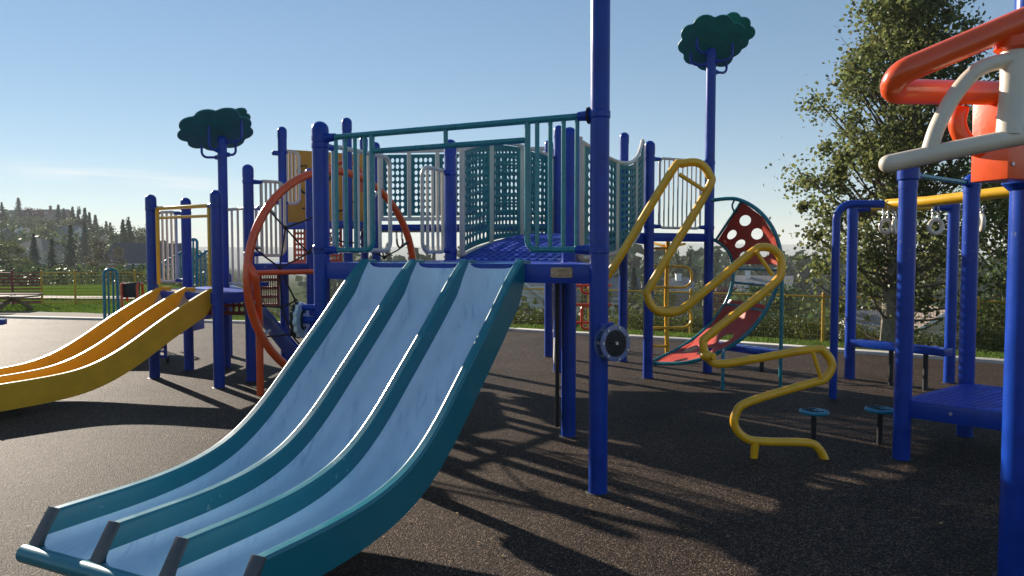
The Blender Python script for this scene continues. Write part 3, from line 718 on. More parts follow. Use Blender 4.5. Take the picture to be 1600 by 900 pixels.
mb = MB(); mb.beam(xy(at(904, 330, 6.55), 1.58), xy(at(904, 330, 6.55), 2.62), 0.10, 0.06); mb.build('end_board', 'cream', BR, bevel=0.012)

# ------------------------------------------------------------------ rear tower
RT = thing('rear_tower', 'tall blue tower behind the bridge with a cream barrier and arched climber', 'play tower', E)
for p, k in ((E, 'E'), (P8, 'P8'), (P9, 'P9'), (BL, 'BL')): post(RT, p, TOP[k])
D2 = 1.85
deck(RT, [E, Fp, P9 + (Fp - E) * 0.9, P9, BL, P8], D2)
for a, b in ((E, Fp), (P8, E), (P8, BL), (BL, P9)): deckbeam(RT, a, b, D2 + 0.004, 0.11)
railing(RT, E, Fp, D2 + 0.07, 2.80, 8, 'cream', rf=0.017, rb=0.011)
mb = MB(); mb.box(P8 + Vector((-0.05, -0.10, 0.30)), (0.03, 0.16, 0.32), (Vector((1, 0, 0)), Vector((0, 0.9, 0.43)), Vector((0, -0.43, 0.9)))); mb.build('bracket', 'white', RT, bevel=0.01)

# leaf canopies on tall posts
def cloud_outline(lobes, n=96):
    out = []
    for k in range(n):
        a = 2 * math.pi * k / n; c, s = math.cos(a), math.sin(a); best = 0.05
        for (x, y, r) in lobes:
            b = x * c + y * s; q = b * b - (x * x + y * y - r * r)
            if q > 0: best = max(best, b + math.sqrt(q))
        out.append((best * c, best * s))
    return out
def leaf_post(label, p, ztop, plates, arms, z_up=0.0):
    t = thing('leaf_canopy_post', label, 'tree post', xy(p, 0), 'leaf canopy posts')
    post(t, p, ztop)
    for (cx, X, Y, lobes, th_) in plates:
        mb = MB(); mb.prism(cloud_outline(lobes), cx, X, Y, th_); mb.build('leaf_plate', 'leafplate', t, bevel=0.004)
    for (za, dirx, rad, ztip) in arms:
        dd = Vector((math.cos(dirx), math.sin(dirx), 0)); a = xy(p, za)
        mb = MB(); mb.tube(fillet([a + dd * 0.05, a + dd * rad, xy(a + dd * rad, ztip)], 0.09, 6), 0.017, 10); ao = mb.build('bracket_arm', 'blue', t)
        mb = MB(); mb.tube([a + dd * 0.05, a + dd * 0.10], [0.036, 0.028], 12); mb.build('socket', 'blue', ao)
    return t
lob = [(a * .86, b * .86, r * .86) for a, b, r in [(0, 0, .30), (.28, .12, .17), (.16, .28, .16), (-.06, .30, .18), (-.27, .20, .15), (-.36, .02, .14), (-.30, -.18, .15), (-.10, -.28, .18), (.14, -.27, .16), (.32, -.12, .16)]]
Xr = Vector((0.97, -0.22, 0.04)).normalized(); Yr = Vector((0.05, 0.66, -0.62)); Yr = (Yr - Xr * Yr.dot(Xr)).normalized()
ctr = at(1112, 66, Fp.y - 0.08); 
X2 = Vector((0.96, 0.05, -0.28)).normalized(); Y2 = Vector((0.1, 0.70, -0.70)); Y2 = (Y2 - X2 * Y2.dot(X2)).normalized()
leaf_post('tall blue post with dark green leaf canopy above the red panel climber', Fp, tz(1117, 74, Fp),
          [(ctr, Xr, Yr, lob, 0.025), (at(1142, 52, Fp.y + 0.14), X2, Y2, [(a * .72, b * .72, r * .72) for a, b, r in lob], 0.025)],
          [(tz(1117, 84, Fp), R(205), 0.24, at(1095, 38, Fp.y).z), (tz(1117, 100, Fp), R(165), 0.26, at(1088, 76, Fp.y).z), (tz(1117, 97, Fp), R(-25), 0.27, at(1150, 58, Fp.y).z), (tz(1117, 112, Fp), R(20), 0.24, at(1143, 96, Fp.y).z)])
LT = xy(at(349, 330, 10.25), 0)
Xl = Vector((0.86, -0.30, 0.40)).normalized(); Yl = Vector((0.20, 0.93, -0.30)); Yl = (Yl - Xl * Yl.dot(Xl)).normalized()
ct = at(338, 203, LT.y - 0.03)
lob2 = [(a * 1.15, b * 1.25, r * 1.2) for a, b, r in lob]
leaf_post('blue post with tilted dark green leaf canopy above the yellow double slide', LT, tz(348, 212, LT),
          [(ct, Xl, Yl, lob2, 0.025), (ct + Vector((0.10, 0.18, 0.16)), Vector((.85, .1, .38)).normalized(), Vector((.1, .93, -.25)).normalized(), [(a * .75, b * .75, r * .7) for a, b, r in lob], 0.025)],
          [(tz(348, 246, LT), R(182), 0.28, at(313, 228, LT.y).z), (tz(348, 236, LT), R(235), 0.20, at(331, 200, LT.y).z), (tz(348, 222, LT), R(-12), 0.30, at(383, 188, LT.y).z), (tz(348, 241, LT), R(35), 0.18, at(363, 215, LT.y).z)])

# ------------------------------------------------------------------ yellow serpentine climber
def pixpath(pts, y0, y1): 
    n = len(pts); L = [0]
    for a, b in zip(pts[:-1], pts[1:]): L.append(L[-1] + math.hypot(b[0] - a[0], b[1] - a[1]))
    return [at(u, v, y0 + (y1 - y0) * q / L[-1]) for (u, v), q in zip(pts, L)]
ser = [(940, 436), (958, 418), (1048, 270), (1066, 256), (1092, 255), (1108, 273), (1104, 300), (1020, 440), (1012, 462), (1024, 484), (1052, 488), (1078, 474), (1170, 398), (1194, 386), (1216, 396), (1221, 420), (1206, 446), (1112, 520), (1099, 538), (1108, 560), (1134, 568), (1266, 546), (1290, 552), (1300, 572), (1288, 592), (1262, 600), (1170, 628), (1150, 646), (1149, 668), (1168, 686), (1200, 690), (1262, 692), (1280, 702), (1292, 725)]
SP = spline(pixpath(ser, 5.95, 5.66), 5)
SC = thing('serpentine_climber', 'yellow zigzag tube climber winding down to the rubber ground', 'climber', xy(SP[-1], 0))
mb = MB(); mb.tube(SP, 0.033, 16); mb.build('bent_tube', 'yellow', SC)
for (a, b, yy) in (((1061, 272), (1100, 297), 5.86), ((1181, 392), (1207, 430), 5.77), ((1270, 550), (1283, 592), 5.70)):
    mb = MB(); mb.tube([at(*a, yy), at(*b, yy)], 0.017, 10); mb.build('step_strut', 'yellow', SC)
fp = at(1180, 690, 5.68); mb = MB(); mb.tube([fp, xy(fp + Vector((-0.01, 0, 0)), -0.03)], [0.034, 0.028], 14); mb.build('foot', 'yellow', SC)
kp = at(1104, 556, 5.73); mb = MB(); mb.sphere(kp, 0.052, 14, 10, (1, 1, .8)); mb.disc(kp + Vector((0.03, -.03, 0)), (1, -1, 0), 0.03, 0.05, 12); mb.build('joint', 'yellow', SC)

# ------------------------------------------------------------------ arched climber with red panels
AC = thing('arched_climber', 'teal curved climber with red panels full of round holes', 'climber', xy(at(1129, 610, 8.6), 0))
outer = [(1112, 313), (1150, 311), (1185, 329), (1210, 362), (1221, 405), (1214, 448), (1192, 492), (1160, 528), (1118, 553), (1070, 567), (1022, 568)]
inner = [(1014, 372), (1085, 371), (1118, 376), (1140, 396), (1146, 425), (1139, 462), (1118, 497), (1090, 525), (1058, 546), (1030, 560), (1016, 566)]
OY = [9.35, 9.15, 8.95, 8.85, 8.8, 8.8, 8.82, 8.85, 8.95, 9.1, 9.36]; IY = [9.55, 9.75, 9.8, 9.75, 9.7, 9.7, 9.7, 9.65, 9.6, 9.5, 9.38]
OP = spline([at(u, v, y) for (u, v), y in zip(outer, OY)], 6); IP = spline([at(u, v, y) for (u, v), y in zip(inner, IY)], 6)
for P in (OP, IP):
    mb = MB(); mb.tube(P, 0.024, 12); mb.build('rail', 'teal', AC)
def lerp_path(P, t):
    x = t * (len(P) - 1); i = min(int(x), len(P) - 2); return P[i] * (1 - (x - i)) + P[i + 1] * (x - i)
def climb_panel(to0, to1, ti0, ti1, nx, ny, skip=None):
    def f(s, z, o):
        a, b = lerp_path(IP, ti0 + (ti1 - ti0) * z), lerp_path(OP, to0 + (to1 - to0) * z)
        d = (b - a).normalized(); p = a + d * 0.03 + ((b - a) - d * 0.06) * s; 
        return p + Vector((0, o, 0))
    mb = MB(); perf(mb, f, 1.0, 1.0, nx, ny, 0.25 / nx, 0.27 / ny, 0.08, 0.06, 0.016, 24, skip); mb.build('hole_panel', 'redpanel', AC, ang=60)
climb_panel(0.13, 0.42, 0.21, 0.36, 2, 3)
climb_panel(0.565, 0.95, 0.515, 0.95, 2, 4, lambda i, j: (i + 2 * j) % 5 == 1)
for to, ti in ((0.44, 0.385), (0.50, 0.445), (0.585, 0.535), (0.125, 0.20)):
    mb = MB(); mb.tube([lerp_path(IP, ti), lerp_path(OP, to)], 0.017, 10); mb.build('rung', 'teal', AC)
lp = lerp_path(OP, 0.77); g1 = gp(1129, 611)
mb = MB(); mb.tube(fillet([lp, xy(g1, lp.z + 0.0), xy(g1, -0.03)], 0.08, 6), 0.022, 12); mb.build('leg', 'teal', AC)
g2 = gp(1219, 606); lp = lerp_path(OP, 0.42); mb = MB(); mb.tube([xy(g2, lp.z + 0.05), xy(g2, -0.03)], 0.022, 12); mb.tube([xy(g2, lp.z), lp], 0.018, 8); mb.build('leg', 'teal', AC)
mb = MB(); mb.tube(spline([at(1148, 312, 9.2), at(1144, 322, 9.22), at(1150, 332, 9.26), at(1159, 318, 9.2)], 4), 0.012, 8); mb.build('hook', 'teal', AC)

# far yellow loop climber and red ladder
q0 = xy(at(1043, 545, 11.0), 0)
YC = thing('loop_pole_climber', 'thin yellow pole climber with D shaped loops behind the blue post', 'climber', q0)
mb = MB(); mb.tube([xy(at(1044, 372, 11.0), at(1044, 372, 11.0).z), at(1041, 470, 11.0), xy(q0, -0.03)], 0.034, 12); mb.build('pole', 'yellow', YC)
for (v0, v1) in ((416, 449), (481, 512)):
    mb = MB(); mb.tube(fillet([at(1043, v0, 10.97), at(1081, v0, 10.97), at(1081, v1, 10.97), at(1043, v1, 10.97)], 0.14, 8), 0.02, 10); mb.build('loop', 'yellow', YC)
for (v0, v1) in ((388, 416), (449, 481), (512, 541)):
    mb = MB(); mb.tube(fillet([at(1043, v0, 10.97), at(1012, v0, 10.97), at(1012, v1, 10.97), at(1043, v1, 10.97)], 0.14, 8), 0.02, 10); mb.build('loop', 'yellow', YC)
mb = MB(); mb.tube(fillet([at(1022, 380, 11.3), at(1044, 386, 11.0), at(1070, 381, 11.3)], 0.1, 6), 0.02, 10); mb.build('top_bar', 'yellow', YC)
q0 = xy(at(905, 520, 12.3), 0)
RC = thing('red_loop_ladder', 'orange red looped ladder seen between the blue posts below the deck', 'climber', q0)
pth = []
for k, (v0, v1) in enumerate(((424, 458), (478, 514))):
    mb = MB(); mb.tube(fillet([at(935, v0, 12.3), at(909, v0, 12.3), at(909, v1, 12.3), at(935, v1, 12.3)], 0.07, 6), 0.025, 10); mb.build('loop', 'orange', RC)
for v in (446, 476, 504):
    mb = MB(); mb.tube([at(898, v, 12.32), at(955, v, 12.32)], 0.024, 10); mb.build('rung', 'orange', RC)
q1 = xy(at(938, 520, 12.35), 0); mb = MB(); mb.tube([xy(q1, -0.03), xy(q1, 1.8)], 0.04, 14); mb.build('pole', 'orange', RC)

# ------------------------------------------------------------------ drum panel on the tall post
dc = at(957, 536, A.y - 0.10); DR = thing('bubble_drum', 'round play drum with black beads and bolted clear rim on tall blue post', 'play drum', dc)
dn = Vector((0.50, -0.86, 0.06)).normalized(); dx = Vector((0.86, 0.5, 0)).normalized(); dy = dn.cross(dx)
ring = lambda r, n, off: [dc + dn * off + dx * (r * math.cos(2 * math.pi * k / n)) + dy * (r * math.sin(2 * math.pi * k / n)) for k in range(n)]
mb = MB(); mb.disc(dc, dn, 0.088, 0.076, 36); mb.build('body', 'black', DR, bevel=0.004)
M['clear'] = mat('tinted_clear_plastic', (0.10, 0.15, 0.34), 0.12, var=0.1, coat=0.5)
for off in (-0.03, 0.03):
    mb = MB(); n = 40; vs = []
    for k in range(n):
        a = 2 * math.pi * k / n
        for r_, o_ in ((0.078, off - .006), (0.118, off - .006), (0.118, off + .006), (0.078, off + .006)):
            vs.append(dc + dn * o_ + dx * r_ * math.cos(a) + dy * r_ * math.sin(a))
    mb.add(vs, [(k * 4 + j, ((k + 1) % n) * 4 + j, ((k + 1) % n) * 4 + (j + 1) % 4, k * 4 + (j + 1) % 4) for k in range(n) for j in range(4)])
    mb.build('rim', 'clear', DR)
bmesh_ = MB(); bmesh_.sphere((0, 0, 0), 0.0065, 8, 6); bme = bmesh_.mesh('bead'); bme.materials.append(M['black'])
k = 0
for rr, n in ((0.026, 6), (0.042, 11), (0.058, 16), (0.073, 21)):
    for i in range(n):
        a = 2 * math.pi * (i + 0.3 * k) / n; put('bead', bme, dc + dn * 0.038 + dx * rr * math.cos(a) + dy * rr * math.sin(a), DR)
    k += 1
for i in range(7):
    a = 2 * math.pi * i / 7 + 0.4; p = dc + dx * 0.104 * math.cos(a) + dy * 0.104 * math.sin(a)
    mb = MB(); mb.cyl(p - dn * 0.045, p + dn * 0.045, 0.009, 10); mb.build('bolt', 'steel', DR)
mb = MB(); mb.disc(dc + dn * 0.04, dn, 0.011, 0.02, 14); mb.build('hub', 'steel', DR)
mb = MB(); mb.box(A + Vector((0.045, -0.055, at(945, 508, A.y).z)), (0.09, 0.06, 0.05)); mb.beam(dc - dn * 0.02, A + UP * dc.z, 0.05, 0.05); mb.build('mount', 'blue', DR, bevel=0.008)
# white gear wheel on the other front post
gc = at(471, 500, B.y + 0.02); GW = thing('gear_wheel', 'white toothed gear disc with black rim beside the front blue post', 'gear wheel', gc)
gx = Vector((0.12, 0.99, 0)).normalized(); gn = gx.cross(UP)
pol = []
for k in range(48):
    a = 2 * math.pi * k / 48; r_ = 0.145 if (k // 2) % 2 == 0 else 0.130; pol.append((r_ * math.cos(a), r_ * math.sin(a)))
mb = MB(); mb.prism(pol, gc, gx, UP, 0.03); mb.build('disc', 'white', GW, bevel=0.003)
mb = MB(); mb.prism([(a * 1.03, b * 1.03) for a, b in pol], gc - gn * 0.03, gx, UP, 0.02); mb.build('backing', 'black', GW)
mb = MB(); mb.tube([gc + gn * 0.02 + gx * 0.05 * math.cos(a) + UP * 0.07 * math.sin(a) for a in [R(q) for q in range(60, 301, 20)]], 0.011, 8); mb.build('groove', 'black', GW)
mb = MB(); mb.cyl(gc, B + UP * (gc.z), 0.03, 12); mb.cyl(gc + UP * 0.1, B + UP * (gc.z + 0.1), 0.025, 12); mb.build('mount', 'blue', GW)

# ------------------------------------------------------------------ orange hoop net climber
HL = Vector((-2.90, 8.05, 0)); hd = Vector((0.60, 0.80, 0)).normalized(); HR_ = 1.29
hc = HL + hd * HR_ + UP * 1.31
HN = thing('hoop_net_climber', 'orange hoop climber strung with black ropes behind the triple slide', 'climber', xy(hc, 0))
hp = lambda a, k=1.0: hc + hd * (-HR_ * k * math.cos(a)) + UP * (HR_ * k * math.sin(a))
mb = MB(); mb.tube([hp(2 * math.pi * k / 64) for k in range(64)], 0.047, 14, closed=True); mb.build('hoop', 'orange', HN)
lg = gp(407, 619); top = hp(R(8))
mb = MB(); mb.tube(fillet([top, top + Vector((0.09, -0.03, -0.14)), xy(lg, 0.9), xy(lg, -0.03)], 0.15, 6), 0.040, 14); mb.build('leg', 'orange', HN)
mb = MB(); mb.tube([hp(R(3)), hp(R(177))], 0.030, 12); bar = mb.build('cross_bar', 'orange', HN)
mb = MB(); mb.tube([at(452, 413, 9.6), at(482, 413, 9.8)], 0.035, 12); mb.build('stub_bar', 'orange', HN)
kn = {'a': at(446, 356, 8.6), 'b': at(437, 418, 8.5), 'c': at(482, 395, 9.0), 'd': at(508, 352, 9.1), 'e': at(462, 470, 8.7), 'f': at(440, 480, 8.6), 'g': at(455, 522, 8.6), 'h': at(600, 402, 9.3), 'i': at(520, 375, 9.1), 'j': at(560, 380, 9.3)}
ropes = [(hp(R(38)), 'a'), ('a', 'b'), ('a', at(498, 335, 8.8)), ('a', 'c'), (hp(R(17)), 'b'), ('b', 'e'), ('b', 'c'), ('b', 'f'), ('f', 'g'), ('e', 'g'), ('e', 'f'), ('c', 'd'), ('d', hp(R(80))), ('c', 'i'), ('i', 'd'), ('i', 'j'), ('h', hp(R(160))), ('h', at(592, 372, 9.2)), ('h', 'j'), ('j', hp(R(120))), ('g', hp(R(-30))), ('f', hp(R(-12))), ('g', at(470, 540, 8.8)), ('d', at(505, 300, 9.0))]
gp_ = lambda x: kn[x] if isinstance(x, str) else x
for a, b in ropes:
    a, b = gp_(a), gp_(b); m_ = (a + b) / 2 - UP * 0.02 * (b - a).length; mb = MB(); mb.tube([a, m_, b], 0.010, 8); mb.build('rope', 'rope', HN)
for k in kn.values():
    mb = MB(); mb.sphere(k, 0.026, 10, 8); mb.build('knot', 'rope', HN)
for a in (38, 17, -12, -30, 160, 120, 80):
    p = hp(R(a)); mb = MB(); mb.tube([p, hp(R(a), 0.90)], [0.024, 0.016], 10); mb.build('rope_clamp', 'steel', HN)

# ------------------------------------------------------------------ left tower with the yellow slide
L1 = gp(242, 592); L2 = xy(at(293, 450, 10.0), 0); L3 = gp(343, 607); L5 = gp(393, 597); L6 = gp(446, 568); L7 = gp(357, 557)
D1 = 1.12
LTW = thing('low_tower', 'low blue tower with yellow hoop rail that carries the yellow double slide', 'play tower', L1)
post(LTW, L1, tz(234, 304, L1)); post(LTW, L2, tz(289, 309, L2)); post(LTW, L3, tz(338, 297, L3)); post(LTW, L5, tz(389, 257, L5)); post(LTW, L7, 1.3)
deck(LTW, [L1, L3, L5, L7, L2], D1)
for a, b in ((L1, L3), (L3, L5), (L5, L7), (L1, L2)): deckbeam(LTW, a, b, D1 + 0.004)
# yellow hoop rail between the slide posts
dd = (L3 - L1).normalized(); ya, yb = L1 + dd * 0.13, L3 - dd * 0.13; zt = at(285, 325, 9.2).z
mb = MB(); mb.tube(fillet([xy(ya, D1 + 0.08), xy(ya, zt), xy(yb, zt), xy(yb, D1 + 0.08)], 0.02, 4), 0.024, 12); yr = mb.build('hoop_rail', 'yellow', LTW)
mb = MB(); mb.tube([xy(ya, zt - 0.12), xy(yb, zt - 0.12)], 0.018, 10); mb.build('cross_rail', 'yellow', yr)
clamp(yr, L1, zt, dd, L=.13); clamp(yr, L3, zt, -dd, L=.13)
railing(LTW, L2, L1 + (L2 - L1) * 0.1, D1 + 0.10, zt - 0.02, 3, 'cream', rf=0.018, rb=0.014, posts=(True, False)) if False else None
railing(LTW, xy(at(248, 400, 10.1), 0), L2, at(250, 440, 10.0).z, at(270, 331, 10.0).z, 3, 'cream', rf=0.02, rb=0.016, posts=(False, True))
railing(LTW, xy(at(346, 400, 10.4), 0), L5 + Vector((0, .5, 0)), at(370, 444, 10.0).z, at(370, 326, 10.0).z, 4, 'cream', rf=0.02, rb=0.016)
# rust red perforated skirts under the deck
def skirt(parent, a, b, z0, z1, nx, ny, material, rx=0.34, ry=0.36, t=0.02):
    a, b = xy(a, 0), xy(b, 0); d = (b - a).normalized(); a = a + d * 0.07; W = (b - a).length - 0.07; Hh = z1 - z0
    mb = MB(); perf(mb, flatmap(xy(a, z0), d, UP), W, Hh, nx, ny, (W - .06) / nx * rx, (Hh - .06) / ny * ry, .03, .03, t, 16); return mb.build('skirt_panel', material, parent, ang=60)
skirt(LTW, xy(at(300, 480, 9.9), 0), xy(at(404, 480, 9.9), 0), at(0, 492, 9.9).z, at(0, 462, 9.9).z, 9, 2, 'rust', .36, .36)
# yellow double slide
yd = Vector((-0.60, -0.80, 0)).normalized()
yo = L1 + dd * 0.14 - Vector((dd.y, -dd.x, 0)) * 0 
slide('double_slide', 'yellow double lane slide coming down from the low tower', yo, yd, dd, [(0, D1 + 0.06), (0.08, D1 + 0.03), (0.6, 0.86), (1.0, 0.60), (1.25, 0.47), (1.5, 0.39), (1.8, 0.36), (2.3, 0.34)], 2, (yb - ya).length + 0.02, 0.055, 0.21, {'bed': 'ybed', 'rail': 'yslide'}, False, [2.0], 0.04)

# middle deck joining the low tower to the hoop climber
MT = thing('middle_tower', 'blue middle tower with cream barriers behind the orange hoop', 'play tower', L6)
post(MT, L6, tz(438, 198, L6))
L8 = xy(at(486, 450, 9.6), 0); post(MT, L8, at(486, 262, 9.6).z, 0.055)
Dm = 1.46
deck(MT, [L5 + Vector((.08, .1, 0)), L8, L6 + Vector((.5, .6, 0)), L6 + Vector((-.3, .6, 0))], Dm)
deckbeam(MT, L5, L6, Dm + 0.004, 0.10); deckbeam(MT, L5, L8, Dm + .004, .10)
railing(MT, L5, xy(at(446, 400, 9.4), 0), at(420, 399, 9.3).z, at(420, 284, 9.3).z, 4, 'cream', rf=0.02, rb=0.016, posts=(True, False), round_=(.03, .10))
railing(MT, L6 + Vector((-.08, 0, 0)), xy(at(468, 300, 10.6), 0), at(455, 318, 10.6).z, at(455, 237, 10.6).z, 2, 'cream', rf=0.02, rb=0.016, posts=(True, False), round_=(.03, .1))
skirt(MT, xy(at(396, 440, 9.75), 0), xy(at(445, 440, 9.9), 0), at(0, 480, 9.8).z, at(0, 420, 9.8).z, 7, 4, 'rust')
# blue perforated stair stringer down from the middle deck
mb = MB(); a_, b_ = at(410, 492, 10.2), at(446, 560, 9.6); mb.beam(a_ + Vector((0, 0, 0)), b_ + Vector((0.35, -0.2, -0.12)), 0.04, 0.26); mb.build('stair_stringer', 'blue', MT, bevel=0.006)

# back high deck: play panels, long straight bridge
N1 = xy(at(587, 300, 10.6), 0); N2 = xy(at(543, 300, 9.9), 0); N3 = xy(at(569, 300, 12.0), 0)
HT = thing('high_tower', 'high blue back tower with ochre play panel and orange perforated panel', 'play tower', N2)
post(HT, N1, tz(585, 222, N1)); post(HT, N2, tz(543, 184, N2)); post(HT, N3, tz(569, 213, N3))
Dh = at(0, 352, 11.5).z
deck(HT, [L6 + Vector((.05, .15, 0)), N2, N1, N3, Vector((-3.6, 12.1, 0))], Dh)
deckbeam(HT, L6, N2, Dh + .004, .10); deckbeam(HT, N2, N1, Dh + .004, .10)
pa, pb = at(449, 350, 11.6), at(572, 350, 11.9)
mb = MB(); z1_ = at(0, 237, 11.7).z; dpp = (xy(pb, 0) - xy(pa, 0)); mb.prism([(0, Dh + .03), (dpp.length, Dh + .03), (dpp.length, z1_ - 0.02), (0, z1_ + .02)], xy(pa, 0), dpp.normalized(), UP, 0.02); yp = mb.build('play_panel', 'ypanel', HT, bevel=0.004)
yy = 11.55
for pts, r_ in (([(462, 272), (466, 262), (472, 260)], .010), ([(466, 260), (479, 258), (477, 272), (468, 268)], .010), ([(466, 293), (473, 300), (482, 304)], .016), ([(472, 326), (477, 325)], .012), ([(514, 268), (519, 272), (514, 282)], .02), ([(528, 330), (536, 328)], .012), ([(548, 316), (556, 314)], .016)):
    mb = MB(); P = [at(u, v, yy + (u - 449) * 0.0024) for u, v in pts]; mb.tube(P, r_, 8); mb.build('line_drawing', 'black', yp)
sk = skirt(HT, xy(at(452, 400, 11.5), 0), xy(at(486, 400, 11.5), 0), at(0, 410, 11.5).z, at(0, 353, 11.5).z, 3, 6, 'orange', .34, .36)
skirt(HT, xy(at(505, 400, 11.6), 0), xy(at(542, 400, 11.6), 0), at(0, 410, 11.5).z, at(0, 353, 11.5).z, 3, 6, 'orange', .34, .36)
mb = MB(); mb.tube(fillet([at(500, 300, 10.9), at(505, 262, 10.9), at(545, 250, 10.9), at(562, 262, 10.9), at(564, 300, 10.9)], 0.12, 5), 0.03, 12); mb.build('hoop_rail', 'orange', HT)
LB = thing('long_bridge', 'straight high bridge with perforated teal panels framed in cream at the back', 'bridge', (N3 + BL) / 2)
za, zb = at(0, 340, 11.8).z, at(0, 238, 11.8).z
bA, bB = xy(at(596, 300, 11.9), 0), xy(at(864, 300, 11.6), 0)
mb = MB(); mb.beam(xy(bA - Vector((.3, 0, 0)), Dh - 0.04), xy(bB, Dh - 0.04), 0.9, 0.10); mb.build('floor', 'blue', LB, bevel=0.01)
npn = 6
for i in range(npn):
    p, q = bA + (bB - bA) * (i / npn), bA + (bB - bA) * ((i + 1) / npn); d = (q - p).normalized(); W = (q - p).length - 0.07
    mb = MB(); perf(mb, flatmap(xy(p + d * 0.035, za + 0.03), d, UP), W, zb - za - 0.06, 4, 9, (W - .08) / 4 * .36, (zb - za - .14) / 9 * .37, .04, .04, .016, 16); mb.build('perforated_panel', 'tealpanel', LB, ang=60)
for i in range(npn + 1):
    p = bA + (bB - bA) * (i / npn); mb = MB(); mb.beam(xy(p, za - .04), xy(p, zb + .02), 0.05, 0.06); mb.build('upright', 'cream', LB, bevel=0.006)
for z in (za - 0.02, zb + 0.03):
    mb = MB(); mb.beam(xy(bA, z), xy(bB, z), 0.06, 0.06); mb.build('frame_rail', 'cream', LB, bevel=0.006)
# hanging strap handles under the long bridge
def chain(mb, a, b, link=0.035, r=0.0042):
    a, b = Vector(a), Vector(b); d = b - a; n = max(2, int(d.length / (link * 0.72))); dn_ = d.normalized(); s = dn_.orthogonal().normalized(); s2 = dn_.cross(s)
    for i in range(n):
        c = a + d * ((i + .5) / n); q = s if i % 2 else s2
        mb.tube([c + dn_ * (link * .5 * math.sin(2 * math.pi * k / 8)) + q * (link * .3 * math.cos(2 * math.pi * k / 8)) for k in range(8)], r, 5, closed=True)
for k, (u, lab, lo) in enumerate(((624, 'brown strap handle hanging on chain left of the cream barrier', 374), (664, 'brown strap handle hanging on chain seen through the cream barrier', 376))):
    Yh = 11.6; t0, t1 = at(u - 5, 356, Yh), at(u + 4, 356, Yh)
    h = thing('strap_handle', lab, 'hanging handle', at(u, 385, Yh), 'strap handles under the long bridge')
    for p, du in ((t0, -4), (t1, 4)):
        mb = MB(); chain(mb, p, at(u + du, lo, Yh), 0.05, 0.006); mb.build('chain', 'steel', h)
    mb = MB(); mb.tube(spline([at(u - 4, lo - 1, Yh), at(u - 3, 382, Yh), at(u + 1, 387, Yh), at(u + 5, 382, Yh), at(u + 5, lo - 1, Yh)], 4), 0.016, 8); mb.build('strap', 'wood', h)

# ------------------------------------------------------------------ transfer steps on the left
TS = thing('transfer_steps', 'low blue transfer platform and steps with teal handrails behind the yellow slide', 'play steps', G(225, 570))
q = [xy(at(168, 555, 10.6), 0), xy(at(262, 555, 10.6), 0), xy(at(262, 540, 11.8), 0), xy(at(178, 540, 11.8), 0)]
deck(TS, q, 0.36); zt0, zt1 = 0.10, 0.34
mb = MB(); perf(mb, flatmap(xy(q[0] + Vector((0, -.01, 0)), 0.08), (1, 0, 0), UP), (q[1] - q[0]).length, 0.25, 10, 3, .032, .026, .03, .03, .02, 16); mb.build('riser', 'blue', TS, ang=60)
for p in (q[0] + Vector((.02, .05, 0)), q[1] + Vector((-.03, .05, 0))):
    mb = MB(); mb.tube([xy(p, 0.1), xy(p, -0.03)], 0.03, 12); mb.build('foot', 'black', TS)
for i in range(3):
    a = Vector((-4.95 + i * .28, 11.0 + i * .05, 0.50 + i * 0.2)); mb = MB(); mb.box(a, (0.30, 0.9, 0.16)); mb.build('step', 'bluedeck', TS, bevel=0.01)
mb = MB(); mb.beam(Vector((-5.3, 10.5, .25)), Vector((-4.2, 10.5, 1.0)), 0.04, 0.28); mb.build('stringer', 'blue', TS, bevel=0.006)
for (u0, v0, u1, v1, yv) in ((253, 470, 292, 392, 10.6), (330, 450, 305, 392, 11.2)):
    pass
mb = MB(); mb.tube(fillet([at(252, 440, 11.2), at(252, 412, 11.2), at(292, 390, 11.2), at(292, 440, 11.2)], 0.06, 5), 0.019, 10); hr = mb.build('handrail', 'teal', TS)
for u in (262, 272, 282):
    mb = MB(); mb.tube([at(u, 440, 11.2), at(u, 406 - (u - 262) * .5, 11.2)], 0.012, 8); mb.build('bar', 'teal', hr)
mb = MB(); mb.tube(fillet([at(297, 446, 11.5), at(297, 374, 11.5), at(308, 374, 11.5), at(308, 446, 11.5)], 0.05, 5), 0.022, 10); hr = mb.build('handrail', 'teal', TS)
mb = MB(); mb.tube([at(302, 446, 11.5), at(302, 374, 11.5)], 0.016, 8); mb.build('bar', 'teal', hr)
mb = MB(); mb.tube([at(308, 402, 11.5), at(330, 388, 11.5)], 0.02, 10); hr = mb.build('handrail', 'teal', TS)
for u in (314, 320, 326):
    mb = MB(); mb.tube([at(u, 448, 11.5), at(u, 398 - (u - 308) * .6, 11.5)], 0.012, 8); mb.build('bar', 'teal', hr)
mb = MB(); mb.tube([at(252, 545, 10.7), at(257, 510, 10.7), at(285, 490, 10.7)], 0.022, 10); mb.build('handrail', 'teal', TS)
LP = xy(at(174, 480, 12.6), 0)
TL = thing('loop_handrail', 'upright teal loop handrail left of the blue steps', 'handrail', LP)
w_ = Vector((0.10, 0.03, 0)); z1_ = at(174, 421, 12.6).z
mb = MB(); mb.tube(fillet([xy(LP - w_, -.03), xy(LP - w_, z1_), xy(LP + w_, z1_), xy(LP + w_, -.03)], 0.09, 7), 0.026, 12); mb.build('loop', 'teal', TL)
for k in (-.35, .35):
    mb = MB(); mb.tube([xy(LP + w_ * k, .3), xy(LP + w_ * k, z1_ - .04)], 0.016, 10); mb.build('bar', 'teal', TL)
